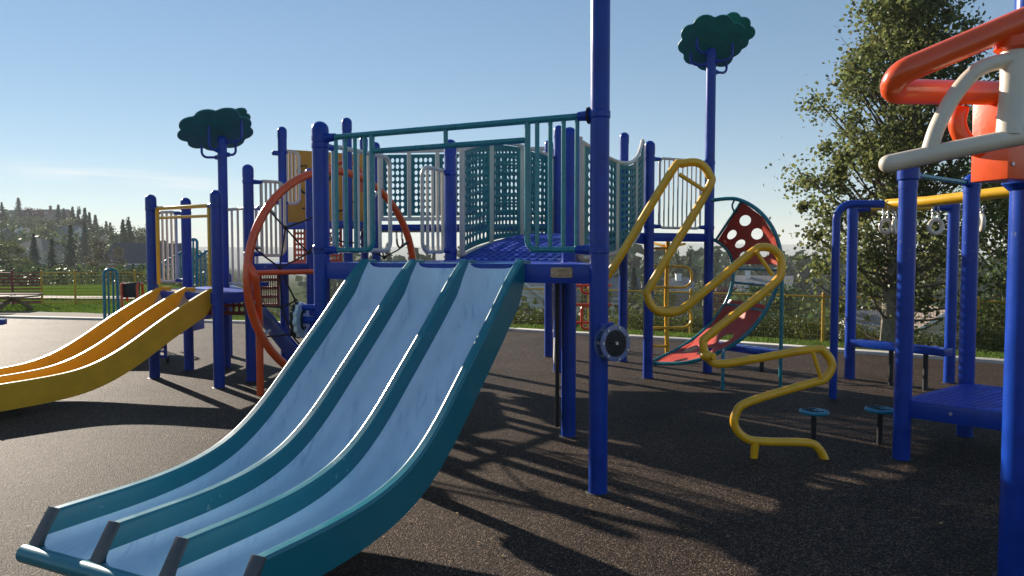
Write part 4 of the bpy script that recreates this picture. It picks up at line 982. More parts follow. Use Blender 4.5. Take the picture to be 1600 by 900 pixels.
# orange stub rails seen behind the slide head
OR = thing('orange_seat_rails', 'small black seat between orange rails beyond the yellow slide', 'play seat', xy(at(205, 470, 13.0), 0))
for u in (189, 214):
    mb = MB(); mb.tube(fillet([at(u + 4, 520, 13.0), at(u, 444, 13.0), at(u + 8, 442, 13.2), at(u + 10, 470, 13.3)], .06, 4), 0.022, 10); mb.build('rail', 'orange', OR)
mb = MB(); mb.prism([(0, 0), (.30, 0), (.32, .28), (0, .25)], at(191, 465, 13.05), (1, 0, 0), UP, 0.03); mb.build('seat_back', 'black', OR, bevel=.006)

# ------------------------------------------------------------------ right side tower, ring track, near orange frame
R1 = gp(1408, 721); R2 = gp(1507, 684); R3 = xy(at(1593, 600, 3.55), 0); R4 = xy(at(1487, 450, 9.0), 0); R5 = gp(1327, 593); R6 = gp(1301, 624)
RTW = thing('right_tower', 'bright blue tower with low perforated deck at the right edge', 'play tower', R1)
post(RTW, R1, tz(1424, 262, R1)); post(RTW, R2, tz(1518, 272, R2)); post(RTW, R3, 2.9, 0.066)
cm = MB(); cm.lathe(xy(R3, at(1590, 268, 3.55).z), [(.07, -.09), (.10, -.06), (.105, 0), (.10, .05), (.07, .075)], 24); cm.build('collar', 'blue', RTW)
zd = 0.47; e4 = Vector((4.9, 5.35, 0)); e5 = Vector((3.95, 4.75, 0))
dX, dY = (e5 - R1), (R2 - R1)
mb = MB(); perf(mb, lambda s, z, o: xy(R1 + dX * s + (dY * (1 - s) + (e4 - e5) * s) * z, zd + o), 1, 1, 22, 22, .0125, .0125, .035, .035, -0.012, 8); mb.build('deck', 'bluedeck', RTW, ang=60)
for a, b in ((R1, e5), (R1, R2), (R2, e4), (e5, e4)): deckbeam(RTW, a, b, zd - 0.004, .13, .04)
for t in (.25, .6, .85):
    p = R1 + dX * t; mb = MB(); mb.disc(xy(p, zd - .06) + Vector((-.01, -.026, 0)), (-.3, -1, 0), .012, .01, 12); mb.build('bolt', 'steel', RTW)
post(RTW, Vector((e5.x + .04, e5.y - .02, 0)), 2.6); post(RTW, e4, 2.6)
mb = MB(); zr = at(1470, 280, 6.0).z; mb.tube([xy(R1, zr), xy(R2, zr)], 0.019, 12); rr_ = mb.build('top_rail', 'teal', RTW)
clamp(rr_, R1, zr, R2 - R1, .09, .078, .17); clamp(rr_, R2, zr, R1 - R2)

RK = thing('ring_track', 'overhead yellow beam on blue posts with hanging rings', 'overhead climber', R5)
post(RK, R5, tz(1327, 320, R5)); post(RK, R4, tz(1487, 311, R4))
zk = at(1350, 319, 8.1).z; k1 = at(1386, 319, 8.0)
mb = MB(); mb.tube(fillet([xy(R6, -.03), xy(R6, zk), k1], 0.17, 8), 0.042, 16); mb.build('bent_post', 'blue', RK)
mb = MB(); mb.tube([k1, at(1450, 315, 7.5), at(1556, 302, 6.9), at(1620, 296, 6.6)], 0.055, 16); mb.build('track_beam', 'yellow', RK)
for s in (-1, 1):
    mb = MB(); mb.cyl(at(1387, 319 + 4 * s, 7.93), at(1387, 319 + 4 * s, 8.05), .012, 10); mb.build('bolt', 'steel', RK)
mb = MB(); zz_ = at(1400, 325, 9.1).z; mb.tube([xy(R5, zz_), xy(R4, zz_)], 0.028, 12); tr2 = mb.build('tie_rod', 'yellow', RK)
clamp(tr2, R4, zz_, R5 - R4, L=.22, sr=.036); clamp(tr2, R5, zz_, R4 - R5, L=.2, sr=.036)
for i, (u, v, Yr_, lab) in enumerate(((1384, 354, 8.0, 'cream hanging ring on chains at the bent blue post'), (1398, 354, 7.9, 'cream hanging ring overlapped by its neighbour near the front blue post'), (1462, 354, 7.45, 'cream hanging ring midway along the yellow overhead beam'), (1534, 348, 7.0, 'cream hanging ring half hidden behind the right blue post'))):
    h = thing('hanging_ring', lab, 'hanging ring', at(u, v, Yr_), 'rings under the yellow overhead beam')
    c = at(u, v, Yr_); an = (.2, .9, .05, 1.2)[i]; ex = Vector((math.cos(an), math.sin(an), 0))
    mb = MB(); mb.tube([c + ex * .068 * math.cos(2 * math.pi * k / 28) + UP * .068 * math.sin(2 * math.pi * k / 28) for k in range(28)], .021, 10, closed=True); mb.build('ring', 'cream', h)
    for s in (-1, 1):
        mb = MB(); chain(mb, c + ex * .03 * s + UP * .075, at(u + 4 * s, 322, Yr_), .04, .005); mb.build('chain', 'steel', h)
# near orange and cream overhead frame
OF = thing('orange_overhead_frame', 'orange bent pipe frame with cream braces high at the right edge', 'overhead frame', Vector((2.35, 2.7, 0)))
Yn = 2.75
o1, o2, o3 = at(1660, 6, Yn), at(1340, 142, Yn), at(1590, 146, Yn + 0.30)
mb = MB(); mb.tube(fillet([at(1760, -30, Yn), o1, o2, o3, at(1700, 146, Yn + .42)], [0, 0, 0.05, 0, 0], 8), 0.047, 20); mb.build('pipe', 'orange', OF)
mb = MB(); mb.tube([at(1388, 256, Yn - .02), at(1480, 236, Yn - .04), at(1600, 212, Yn - .06), at(1720, 188, Yn - .08)], 0.033, 18)
mb.sphere(at(1388, 256, Yn - .02), 0.033, 16, 10); lowb = mb.build('lower_brace', 'cream', OF)
mb = MB(); mb.tube(spline([at(1582, 92, Yn - .02), at(1530, 108, Yn - .02), at(1492, 148, Yn - .02), at(1466, 195, Yn - .03), at(1452, 236, Yn - .03)], 6), 0.028, 14); mb.build('curved_brace', 'cream', OF)
mb = MB(); mb.tube([at(1586, 70, Yn), at(1582, 130, Yn - .02), at(1577, 214, Yn - .05)], [.048, .040, .044], 18); up = mb.build('upright', 'cream', OF)
mb = MB(); mb.lathe(at(1586, 68, Yn), [(.055, -.03), (.068, -.02), (.06, .0), (.05, .02)], 22); mb.build('weld_collar', 'orange', up)
mb = MB(); cbx = at(1568, 216, Yn + .28); mb.box(cbx, (0.155, 0.16, at(0, 150, Yn + .3).z - at(0, 284, Yn + .3).z), (Vector((.94, .34, 0)), Vector((-.34, .94, 0)), UP)); gb = mb.build('gear_box', 'orange', OF, bevel=.006)
for sx in (-1, 1):
    for sz in (-1, 1):
        bp_ = cbx + Vector((.94, .34, 0)) * (.055 * sx) + Vector((.34, -.94, 0)) * .082 + UP * (.115 * sz); mb = MB(); mb.disc(bp_, (.34, -.94, 0), .008, .008, 10); mb.build('bolt', 'steel', gb)
mb = MB(); mb.tube(spline([at(1500, 168, Yn + .30), at(1496, 195, Yn + .30), at(1510, 222, Yn + .30), at(1545, 240, Yn + .30)], 6), 0.034, 14); mb.build('curved_pipe', 'orange', OF)
pm = Vector((2.62, 2.95, 0)); post(OF, pm, at(0, 60, 2.95).z)

# beams and pods
def beam_thing(label, a, b, z, legs):
    t = thing('balance_beam', label, 'balance beam', xy((a + b) / 2, 0), 'low blue balance beams')
    mb = MB(); mb.beam(xy(a, z), xy(b, z), .20, .085); bo = mb.build('beam', 'blue', t, bevel=.012)
    d = (xy(b, 0) - xy(a, 0)); L = d.length; d.normalize(); nn = Vector((-d.y, d.x, 0)); n = int(L / .14)
    for i in range(1, n):
        mb = MB(); mb.box(xy(a + d * L * i / n, z + .0435), (.06, .12, .004), (d, nn, UP)); mb.build('grip', 'bluedeck', bo)
    for q in legs:
        p = a + (b - a) * q; mb = MB(); mb.cyl(xy(p, -.03), xy(p, z - .03), .028, 12); mb.build('leg', 'black', t)
beam_thing('blue balance beam on black legs between the ring track posts', xy(at(1335, 540, 9.25), 0), xy(at(1482, 552, 8.3), 0), at(1400, 542, 8.8).z, (.42, .78))
beam_thing('blue balance beam on black legs behind the red panel climber', xy(at(1090, 545, 10.8), 0), xy(at(1212, 550, 9.7), 0), at(1150, 544, 10.2).z, (.35, .84))
for i, (u, vb, u2, vt, lab) in enumerate(((1271, 692, 1271, 641, 'cyan stepping pod on black stem beside the yellow climber foot'), (1374, 697, 1373, 638, 'cyan stepping pod on black stem beside the right blue post'))):
    g = gp(u, vb); t = thing('stepping_pod', lab, 'stepping pod', g, 'stepping pods'); zt_ = tz(u2, vt, g)
    mb = MB(); mb.cyl(xy(g, -.03), xy(g, zt_ - .03), .022, 12); mb.build('stem', 'black', t)
    mb = MB(); mb.lathe(xy(g, zt_ - .03), [(.03, 0), (.115, .004), (.122, .016), (.118, .028), (.10, .032), (.01, .033)], 28); dsc = mb.build('disc', 'pod', t)
    mb = MB()
    for k in range(3): mb.tube([xy(g, zt_ + .004) + Vector((math.cos(a) * (.035 + .025 * k) * (1 + .2 * math.sin(3 * a)), math.sin(a) * (.035 + .025 * k), 0)) for a in [R(q) for q in range(20 + 40 * k, 250 + 40 * k, 20)]], .004, 6)
    mb.build('tread_pattern', 'black', dsc)

# picnic table cropped by the left edge
PT = thing('picnic_table', 'weathered wooden picnic table cut off by the left picture edge', 'picnic table', G(-10, 490))
for k in range(5):
    c = at(-22, 463, 20.4); mb = MB(); mb.box((c.x + .2, 20.0 + k * .16, c.z), (2.2, .145, .045)); mb.build('tabletop_plank', 'wood', PT, bevel=.006)
for k in (0, 1):
    mb = MB(); c = at(-22, 463, 20.4); mb.box((c.x + .1, 19.6 + k * 1.45, 0.42), (2.0, .26, .045)); mb.build('bench_plank', 'wood', PT, bevel=.006)
for s in (-.6, .75):
    c = at(-22, 463, 20.4); mb = MB(); mb.beam((c.x + s, 19.6, 0.0), (c.x + s, 20.5, c.z), .06, .09); mb.beam((c.x + s + .07, 21.1, 0.0), (c.x + s + .07, 20.2, c.z), .06, .09); mb.build('trestle', 'wood', PT)
# blue play beam end peeking in at the left edge
BB = thing('balance_plank', 'dark blue beam tip poking in at the left picture edge', 'balance beam', xy(at(-20, 520, 10.5), 0))
mb = MB(); mb.beam(at(-90, 500, 10.4), at(8, 503, 10.6), .16, .08); mb.build('plank', 'blue', BB, bevel=.01)
mb = MB(); p = at(-40, 502, 10.5); mb.cyl(xy(p, -.03), p, .03, 12); mb.build('leg', 'black', BB)

# ------------------------------------------------------------------ fences
def fence(label, pts, h, cols, ground, mesh_sp=0.05, hsp=None, group='wire fences round the playground'):
    t = thing('wire_fence', label, 'fence', Vector((pts[0][0], pts[0][1], ground(*pts[0]))), group)
    P = [Vector((x, y, ground(x, y))) for x, y in pts]
    for i, p in enumerate(P):
        c = cols(i); mb = MB(); mb.tube([p - UP * .2, p + UP * (h + .05)], 0.032, 12); po = mb.build('post', c, t, org=tuple(p))
        mb = MB(); mb.sphere(p + UP * (h + .05), .036, 10, 6); mb.build('cap', c, po)
    for i in range(len(P) - 1):
        a, b = P[i], P[i + 1]; c = cols(i); mb = MB()
        for z in (.06, h): mb.tube([a + UP * z, b + UP * z], .017, 8)
        mb.build('rail', c, t)
        L = (b - a).length; n = int(L / mesh_sp); mb = MB()
        for k in range(1, n):
            p = a + (b - a) * (k / n); w = .0032 if c != 'fencer' else .003
            mb.add([p + UP * .06 - (b - a).normalized() * w, p + UP * .06 + (b - a).normalized() * w, p + UP * h + (b - a).normalized() * w, p + UP * h - (b - a).normalized() * w], [(0, 1, 2, 3)])
        m = int(h / (hsp or mesh_sp * 2.2))
        for k in range(1, m):
            z = h * k / m; w = .005 if not hsp else (.008 if c != 'fencer' else .022)
            mb.add([a + UP * (z - w), b + UP * (z - w), b + UP * (z + w), a + UP * (z + w)], [(0, 1, 2, 3)])
        o = mb.build('wire_mesh', 'wire' if c == 'fencey' else 'fencer', t, smooth=False); o['kind'] = 'stuff'
    return t
def offs(q, d):  # a point d beyond the kerb, q = x
    for (x0, y0), (x1, y1) in zip(KERB[:-1], KERB[1:]):
        if x0 <= q <= x1:
            t = (q - x0) / (x1 - x0); y = y0 + (y1 - y0) * t; dx, dy = x1 - x0, y1 - y0; L = math.hypot(dx, dy); return (q - dy / L * d, y + dx / L * d)
ft = [offs(x, 3.3) for x in (-4.2, -2.0, 0.2, 2.35, 4.5, 6.7, 9.0, 11.5)]
fence('yellow wire mesh fence along the drop behind the kerb', ft, 1.25, lambda i: 'fencey', hz)
fl = [at(u, 470, y) for u, y in ((-170, 22.6), (-70, 22.6), (20, 22.7), (66, 22.9), (118, 23.1), (212, 23.6), (330, 24.2), (460, 24.9))]
fence('maroon and yellow wire fence across the lawn on the left', [(p.x, p.y) for p in fl], 1.0, lambda i: 'fencer' if i < 3 else 'fencey', hz, .12, .095)

# ------------------------------------------------------------------ houses
def house(label, loc, rz, w, d, h, rh, wall, roof, wins, gable='front', chim=None, porch=False, hip=False, name='house'):
    """front faces -Y in local space; wins: list of (x, z, w, h)"""
    t = thing(name, label, 'house', (0, 0, 0), 'houses beyond the playground')
    mb = MB(); mb.box((0, d / 2, h / 2 - 1.5), (w, d, h + 3))
    if not hip:
        if gable == 'front':
            mb.add([(-w / 2, 0, h), (w / 2, 0, h), (0, 0, h + rh), (-w / 2, d, h), (w / 2, d, h), (0, d, h + rh)], [(0, 1, 2), (5, 4, 3)])
        else:
            mb.add([(-w / 2, 0, h), (-w / 2, d, h), (-w / 2, d / 2, h + rh), (w / 2, 0, h), (w / 2, d, h), (w / 2, d / 2, h + rh)], [(2, 1, 0), (3, 4, 5)])
    mb.build('wall', wall, t, smooth=False)
    o = .45; tk = .16; mb = MB()
    def slab(a, b, c_, d_):
        a, b, c_, d_ = map(Vector, (a, b, c_, d_)); n = (b - a).cross(d_ - a).normalized() * tk
        if n.z < 0: n = -n
        mb.add([a, b, c_, d_, a + n, b + n, c_ + n, d_ + n], [(3, 2, 1, 0), (4, 5, 6, 7), (0, 1, 5, 4), (1, 2, 6, 5), (2, 3, 7, 6), (3, 0, 4, 7)])
    if hip:
        q = min(w, d) / 2 * .9; ra, rb = ((-w / 2 + q, d / 2, h + rh), (w / 2 - q, d / 2, h + rh))
        A_, B_, C_, D_ = (-w / 2 - o, -o, h), (w / 2 + o, -o, h), (w / 2 + o, d + o, h), (-w / 2 - o, d + o, h)
        mb.add([A_, B_, C_, D_, ra, rb], [(0, 1, 5, 4), (1, 2, 5), (2, 3, 4, 5), (3, 0, 4), (3, 2, 1, 0)])
    elif gable == 'front':
        k = rh / (w / 2)
        slab((-w / 2 - o, -o, h - o * k), (0, -o, h + rh), (0, d + o, h + rh), (-w / 2 - o, d + o, h - o * k)); slab((w / 2 + o, -o, h - o * k), (0, -o, h + rh), (0, d + o, h + rh), (w / 2 + o, d + o, h - o * k))
    else:
        k = rh / (d / 2)
        slab((-w / 2 - o, -o, h - o * k), (w / 2 + o, -o, h - o * k), (w / 2 + o, d / 2, h + rh), (-w / 2 - o, d / 2, h + rh)); slab((-w / 2 - o, d + o, h - o * k), (w / 2 + o, d + o, h - o * k), (w / 2 + o, d / 2, h + rh), (-w / 2 - o, d / 2, h + rh))
    ro = mb.build('roof', roof, t, smooth=False)
    mb = MB()
    if gable == 'front' and not hip:
        k = rh / (w / 2)
        for s in (-1, 1): mb.beam((s * (w / 2 + o), -o - .03, h - o * k + .02), (0, -o - .03, h + rh + .02), .06, .26)
    else: mb.beam((-w / 2 - o, -o - .04, h - (0 if hip else o * rh / (d / 2)) - .02), (w / 2 + o, -o - .04, h - (0 if hip else o * rh / (d / 2)) - .02), .06, .2)
    mb.build('fascia', 'trim', ro)
    for (x, z, ww, wh) in wins:
        mb = MB(); mb.box((x, -.03, z), (ww + .24, .08, wh + .24)); wo = mb.build('window', 'trim', t, smooth=False)
        n = 2 if ww > .9 else 1
        for i in range(n):
            mb = MB(); mb.box((x - ww / 2 + ww * (i + .5) / n, -.075, z), (ww / n - .06, .03, wh)); mb.build('pane', 'glass', wo, smooth=False)
    if chim:
        x, y, zc, m_ = chim; mb = MB(); mb.box((x, y, h + zc / 2), (.9, .7, zc + 1.5)); mb.box((x, y, h + zc + .75), (1.05, .85, .14)); co = mb.build('chimney', m_, t, smooth=False)
        mb = MB(); mb.cyl((x, y, h + zc + .8), (x, y, h + zc + 1.15), .13, 10); mb.build('flue', 'roofdark', co)
    if porch:
        mb = MB(); mb.add([(-w * .55, -1.6, h * .45), (w * .1, -1.6, h * .45), (w * .1, 0, h * .45 + .7), (-w * .55, 0, h * .45 + .7)], [(0, 1, 2, 3)]); mb.add([(-w * .55, -1.6, h * .45 - .15), (w * .1, -1.6, h * .45 - .15), (w * .1, 0, h * .45 + .55), (-w * .55, 0, h * .45 + .55)], [(3, 2, 1, 0)]); mb.build('porch_roof', roof, t, smooth=False)
    t.location = loc; t.rotation_euler = (0, 0, rz); return t
def hat(u, veave, Y, h):  # house base so that the eave meets a pixel row
    p = at(u, veave, Y); return (p.x, p.y, p.z - h)
W2 = [(-2.2, 1.3, 1.6, 1.2), (1.8, 1.3, 1.4, 1.2)]; W4 = W2 + [(-2.0, 4.0, 1.5, 1.2), (1.8, 4.0, 1.2, 1.2)]
house('white gabled house seen beneath the front deck right of the triple slide', hat(806, 468, 80, 3.6), R(14), 6.2, 10, 3.6, 2.5, 'stucco', 'roofdark', [(0.9, 2.2, 1.5, 1.4), (-1.6, 2.2, 1.5, 1.4)], 'front', porch=True)
house('house with long grey roof behind the white gabled house', hat(866, 446, 125, 4.2), R(-8), 11, 10, 4.2, 2.6, 'beigewall', 'roofgrey', W2, 'side')
house('white house with grey roof seen right of the tall front post', hat(945, 470, 95, 4.4), R(-14), 7.5, 8, 4.4, 2.7, 'stucco', 'roofgrey', W4, 'side', (2.4, 2.2, 1.6, 'trim'))
house('house with brown hip roof behind the yellow loop climber', hat(1072, 494, 92, 3.0), R(8), 9.6, 8, 3.0, 3.0, 'beigewall', 'roofbrown', [(-3.2, 1.4, 1.3, 1.2), (0, 1.4, 1.3, 1.2), (3.2, 1.4, 1.3, 1.2)], 'front', (-2.2, 4.5, 1.8, 'trim'), hip=True)
house('white house with pale chimney beside the maroon tree', hat(1190, 447, 130, 4.0), R(-22), 9.5, 8, 4.0, 1.6, 'stucco', 'roofgrey', W4, 'side', (-2.6, 3, 1.8, 'trim'))
house('low grey roofed house in front of the two columnar poplars', hat(1050, 452, 120, 3), R(5), 8, 8, 3, 1.6, 'greywall', 'roofgrey', W2, 'side', (2, 3, 1.6, 'trim'))
house('pale house with wide grey roof behind the big poplar trunk', hat(1440, 520, 62, 3.4), R(-8), 9.5, 8, 3.4, 1.4, 'stucco', 'roofgrey', W2, 'side')
house('small gabled house behind the right blue posts', hat(1478, 514, 58, 3.2), R(-20), 3.6, 8, 3.2, 1.3, 'beigewall', 'roofbrown', [(0, 2.0, 1.2, 1.1)], 'front')
house('dark slate roofed house with white chimney behind the low tower', hat(216, 410, 118, 3.0), R(6), 10.5, 10, 3.0, 3.0, 'greywall', 'roofdark', [(-2.8, 1.5, 1.5, 1.4), (0.2, 1.5, 1.7, 1.4), (3.2, 1.5, 1.6, 1.4)], 'side', (1.6, 2.0, 2.2, 'trim'))
house('house with brown hip roof between conifers at the left edge', hat(38, 390, 165, 4.5), R(-6), 9, 9, 4.5, 2.6, 'beigewall', 'roofbrown', W2, 'front', hip=True)
HH = [('large brown house with brick chimneys on top of the hill', 68, 343, 320, 14, 12, 5, 4.6, 'brickwall', 'roofbrown', (1.0, 3.0, 5.2, 'brickwall')), ('tall beige house left of the chimneyed house on the hilltop', 24, 341, 310, 11, 10, 9, 3.6, 'beigewall', 'roofgrey', None),
      ('grey house low on the hill above the brown hip roof', 14, 370, 215, 10, 9, 5, 2.6, 'greywall', 'roofgrey', (2, 2, 2.2, 'trim')), ('pale grey roofed house on the lower hillside left of the tallest conifer', 82, 367, 225, 11, 9, 4, 2.8, 'stucco', 'roofgrey', None),
      ('beige house with dark windows right of the hilltop chimneys', 92, 350, 300, 9, 9, 4, 2.6, 'beigewall', 'roofbrown', None), ('house roof peeking over trees above the slate roofed house', 166, 380, 190, 7, 8, 3, 2.0, 'beigewall', 'roofbrown', None)]
for lab, u, v, Y, w, d, h, rh, wa, rf, ch in HH: house(lab, hat(u, v, Y, h), R(random.uniform(-15, 15)), w, d, h, rh, wa, rf, W4 if h > 5 else W2, 'side' if w > 10.5 else 'front', ch)

# ------------------------------------------------------------------ vegetation
def quads(cent, size, aspect=0.75, droop=0.0):
    """leaf rhombi at the given centres"""
    n = len(cent); nr = rng.normal(size=(n, 3)); nr[:, 2] += droop; nr /= np.linalg.norm(nr, axis=1)[:, None]
    t = rng.normal(size=(n, 3)); t -= nr * (t * nr).sum(1)[:, None]; t /= np.linalg.norm(t, axis=1)[:, None]; b = np.cross(nr, t)
    s = (np.asarray(size) * rng.uniform(.7, 1.3, n))[:, None] / 2
    v = np.stack([cent - t * s, cent - b * s * aspect + t * s * .15, cent + t * s, cent + b * s * aspect + t * s * .15], 1).reshape(-1, 3)
    return v
def leafmesh(name, v, material):
    n = len(v) // 4; me = bpy.data.meshes.new(name); me.vertices.add(len(v)); me.vertices.foreach_set('co', v.astype(np.float32).ravel())
    me.loops.add(n * 4); me.loops.foreach_set('vertex_index', np.arange(n * 4, dtype=np.int32)); me.polygons.add(n)
    me.polygons.foreach_set('loop_start', np.arange(0, n * 4, 4, dtype=np.int32)); me.update(calc_edges=True); me.validate(); me.materials.append(M[material]); return me
def leafobj(name, v, material, parent):
    o = bpy.data.objects.new(name, leafmesh(name, v, material)); C.objects.link(o); o.parent = parent; return o
def big_tree(label, loc, H, zlow, rad, nclump, nleaf, lsize, lmat, lean=0.0, seed=1, bare=0, shape=None, csize=.23):
    rs = np.random.default_rng(seed); t = thing('poplar_tree', label, 'tree', (0, 0, 0), 'poplars beyond the fence')
    tr = [Vector((math.sin(i * .9 + seed) * .05 * i * .4 + lean * i / 8, math.cos(i * 1.3 + seed) * .03 * i, H * .93 * i / 8)) for i in range(9)]
    P = spline(tr, 4); mb = MB(); rr = [max(.012, .15 * (1 - i / (len(P) - 1)) ** .8 + .012) for i in range(len(P))]; mb.tube(P, rr, 12); mb.v = [(x, y, z - .6 if z < .01 else z) for x, y, z in mb.v]
    trunk = mb.build('trunk', 'bark', t)
    cl = []; br = MB()
    for k in range(nclump):
        z = zlow + (H - zlow) * rs.uniform(0, 1) ** 0.92; f = (z - zlow) / (H - zlow); Rm = rad * (shape(f) if shape else math.sin(math.pi * (0.10 + 0.88 * f)) ** .8 * (1 - .25 * f))
        a = rs.uniform(0, 2 * math.pi); r_ = Rm * math.sqrt(rs.uniform(.04, 1)) * (1 + .22 * math.sin(3 * a + seed) + .18 * math.sin(7 * f * 3 + a * 2)); 
        i = min(len(P) - 1, max(0, int((z * .86 - .25) / (H * .93) * (len(P) - 1)))); base = P[i]
        c = Vector((base.x + r_ * math.cos(a), base.y + r_ * math.sin(a), z)); cl.append(c)
        m_ = (base + c) / 2 + Vector((0, 0, -.10 * r_)); r0 = min(.03, rr[i] * .5)
        br.tube(spline([base, m_, c + Vector((0, 0, .1))], 3), [r0 * (1 - .75 * q / 6) for q in range(7)], 5, cap=False)
    for k in range(bare):
        z = H * rs.uniform(.35, .6); a = rs.uniform(2.2, 4.2); i = int(z / (H * .93) * (len(P) - 1)) ; base = P[min(i, len(P) - 1)]
        e = base + Vector((math.cos(a) * rad * .8, math.sin(a) * rad * .3, H * rs.uniform(.16, .30))); 
        br.tube(spline([base, (base + e) / 2 + Vector((rs.normal(0, .06), 0, .1)), e], 4), [.02 * (1 - q / 8) + .003 for q in range(9)], 5, cap=False)
        for _ in range(4):
            s0 = base.lerp(e, rs.uniform(.4, .95)); br.tube([s0, s0 + Vector((rs.normal(0, .12), rs.normal(0, .1), rs.uniform(.2, .5)))], [.007, .003], 4, cap=False)
    br.build('branches', 'twig', trunk)
    cc = np.array([tuple(c) for c in cl]); idx = rs.integers(0, len(cc), nleaf); sg = np.clip(rs.normal(csize, csize * .35, len(cc)), csize * .4, csize * 2)
    off = rs.normal(size=(nleaf, 3)) * sg[idx][:, None]; off[:, 2] *= .85
    leafobj('crown', quads(cc[idx] + off, lsize, .85, .25), lmat, t)
    t.location = loc; return t
def tloc(u, Y): x = (u - 800) / F * Y; return (x, Y, hz(x, Y) - .05)
l = tloc(1389, 14.2); 
shp = lambda f: (0.62 + 0.5 * math.sin(math.pi * min(1, f / .62) ** .9) if f < .62 else .62 + .5 * math.sin(math.pi * .5 * 0) - (f - .62) * 1.1)
def shp(f):
    xs = [0, .08, .2, .35, .5, .62, .75, .88, 1.0]; ys = [.80, 1.0, 1.05, 1.0, 1.05, .98, .78, .55, .28]; return float(np.interp(f, xs, ys))
big_tree('big poplar with bare twigs on its left behind the ring track', l, at(0, -25, 14.2).z - l[2], at(0, 488, 14.2).z - l[2], 1.78, 270, 36000, .078, 'leaf', .35, 3, 7, shp, .16)
l = tloc(1600, 15.0); big_tree('dark dense poplar at the right edge behind the blue posts', l, at(0, 60, 15).z - l[2], at(0, 520, 15).z - l[2], 1.5, 190, 17000, .085, 'leaf2', .1, 8, 0, None, .20)

def conifer_proto(seed, H, Rb, mat_, thin=1.0):
    rs = np.random.default_rng(seed); t = thing('conifer_tree', 'conifer', 'tree'); mb = MB(); mb.tube([(0, 0, -1), (0, 0, H * .5), (0, 0, H * .97)], [.16 * H / 8, .09 * H / 8, .02], 7); mb.build('trunk', 'twig', t)
    cs = []; sz = []
    nl = int(26 * thin)
    for i in range(nl):
        f = i / nl; z = H * (.06 + .94 * f); r_ = Rb * (1 - f) ** .85 * rs.uniform(.75, 1.12) + .05
        for k in range(int(9 + 8 * (1 - f))):
            a = rs.uniform(0, 2 * math.pi); rl = r_ * rs.uniform(.72, 1.15)
            for q in np.linspace(.22, 1, 7):
                cs.append((rl * q * math.cos(a) + rs.normal(0, .05), rl * q * math.sin(a) + rs.normal(0, .05), z - .22 * rl * q * q + rs.normal(0, .04 * H / 8))); sz.append(.42 * H / 8 * (1.1 - .5 * q))
    leafobj('crown', quads(np.array(cs), np.array(sz), .6, .5), mat_, t); return t
def broad_proto(seed, H, Rb, mat_, n=2600, col=False, trunkh=.25, size=.22, name='broadleaf_tree'):
    rs = np.random.default_rng(seed); t = thing(name, 'tree', 'tree'); mb = MB(); mb.tube([(0, 0, -1), (0.02, 0, H * .4), (0, .03, H * .9)], [.09 * H / 5, .06 * H / 5, .015], 8)
    for k in range(10):
        a = rs.uniform(0, 6.28); z = H * rs.uniform(.25, .7); mb.tube([(0, 0, z * .8), (Rb * .6 * math.cos(a), Rb * .6 * math.sin(a), z + H * .12)], [.03 * H / 5, .008], 5, cap=False)
    mb.build('trunk', 'twig', t)
    nc = 46; cz = rs.uniform(trunkh, .95, nc); cc = []
    for z in cz:
        f = (z - trunkh) / (1 - trunkh); Rm = Rb * (math.sin(math.pi * (.12 + .8 * f)) ** .7); a = rs.uniform(0, 6.28); r_ = Rm * math.sqrt(rs.uniform(.05, .95)); cc.append((r_ * math.cos(a), r_ * math.sin(a), z * H))
    cc = np.array(cc); idx = rs.integers(0, nc, n); off = rs.normal(size=(n, 3)) * np.array([Rb * .17, Rb * .17, (H * .045 if not col else H * .05)])
    leafobj('crown', quads(cc[idx] + off, size, .8, .3), mat_, t); return t
PR = {'con1': conifer_proto(1, 8, 2.0, 'needle'), 'con2': conifer_proto(2, 8, 1.9, 'needle2', 1.2), 'con3': conifer_proto(3, 8, 1.5, 'needle', 1.2),
      'br1': broad_proto(4, 5, 2.0, 'leaf2'), 'br2': broad_proto(5, 5, 1.8, 'leaf3'), 'brb': broad_proto(6, 6, 1.5, 'leafbrown', 1500), 'red': broad_proto(7, 4, 1.9, 'leafred'),
      'col': broad_proto(8, 9, .75, 'leaf2', 4600, True, .05, .30, 'columnar_tree'), 'bush': broad_proto(9, 1.6, 1.0, 'leaf3', 3200, False, .05, .075, 'shrub'), 'bush2': broad_proto(10, 2.2, 1.3, 'leaf2', 4200, False, .05, .085, 'shrub')}
PH = {'con1': 8, 'con2': 8, 'con3': 8, 'br1': 5, 'br2': 5, 'brb': 6, 'red': 4, 'col': 9, 'bush': 1.6, 'bush2': 2.2}
used = set()
def tree(kind, u, vtop, Y, label, group, hmul=None, wmul=1.0, cat=None):
    x = (u - 800) / F * Y; zb = hz(x, Y) - .1; zt_ = at(u, vtop, Y).z; s = max(.15, (zt_ - zb) / PH[kind]); 
    if hmul: s = hmul
    loc = (x, Y, zt_ - s * PH[kind] if not hmul else zb)
    if loc[2] > zb: loc = (x, Y, zb)
    root = PR[kind]
    if kind in used: r = dup(root, loc, random.uniform(0, 6.28), (s * wmul, s * wmul, s), label)
    else:
        used.add(kind); r = root; r.location = loc; r.scale = (s * wmul, s * wmul, s); r.rotation_euler = (0, 0, random.uniform(0, 6.28)); r['label'] = label
    r['group'] = group
    if cat: r['category'] = cat
    return r
g1, g2, g3, g4 = 'trees behind the left lawn', 'trees on the hill', 'trees in the valley', 'shrubs along the fence'
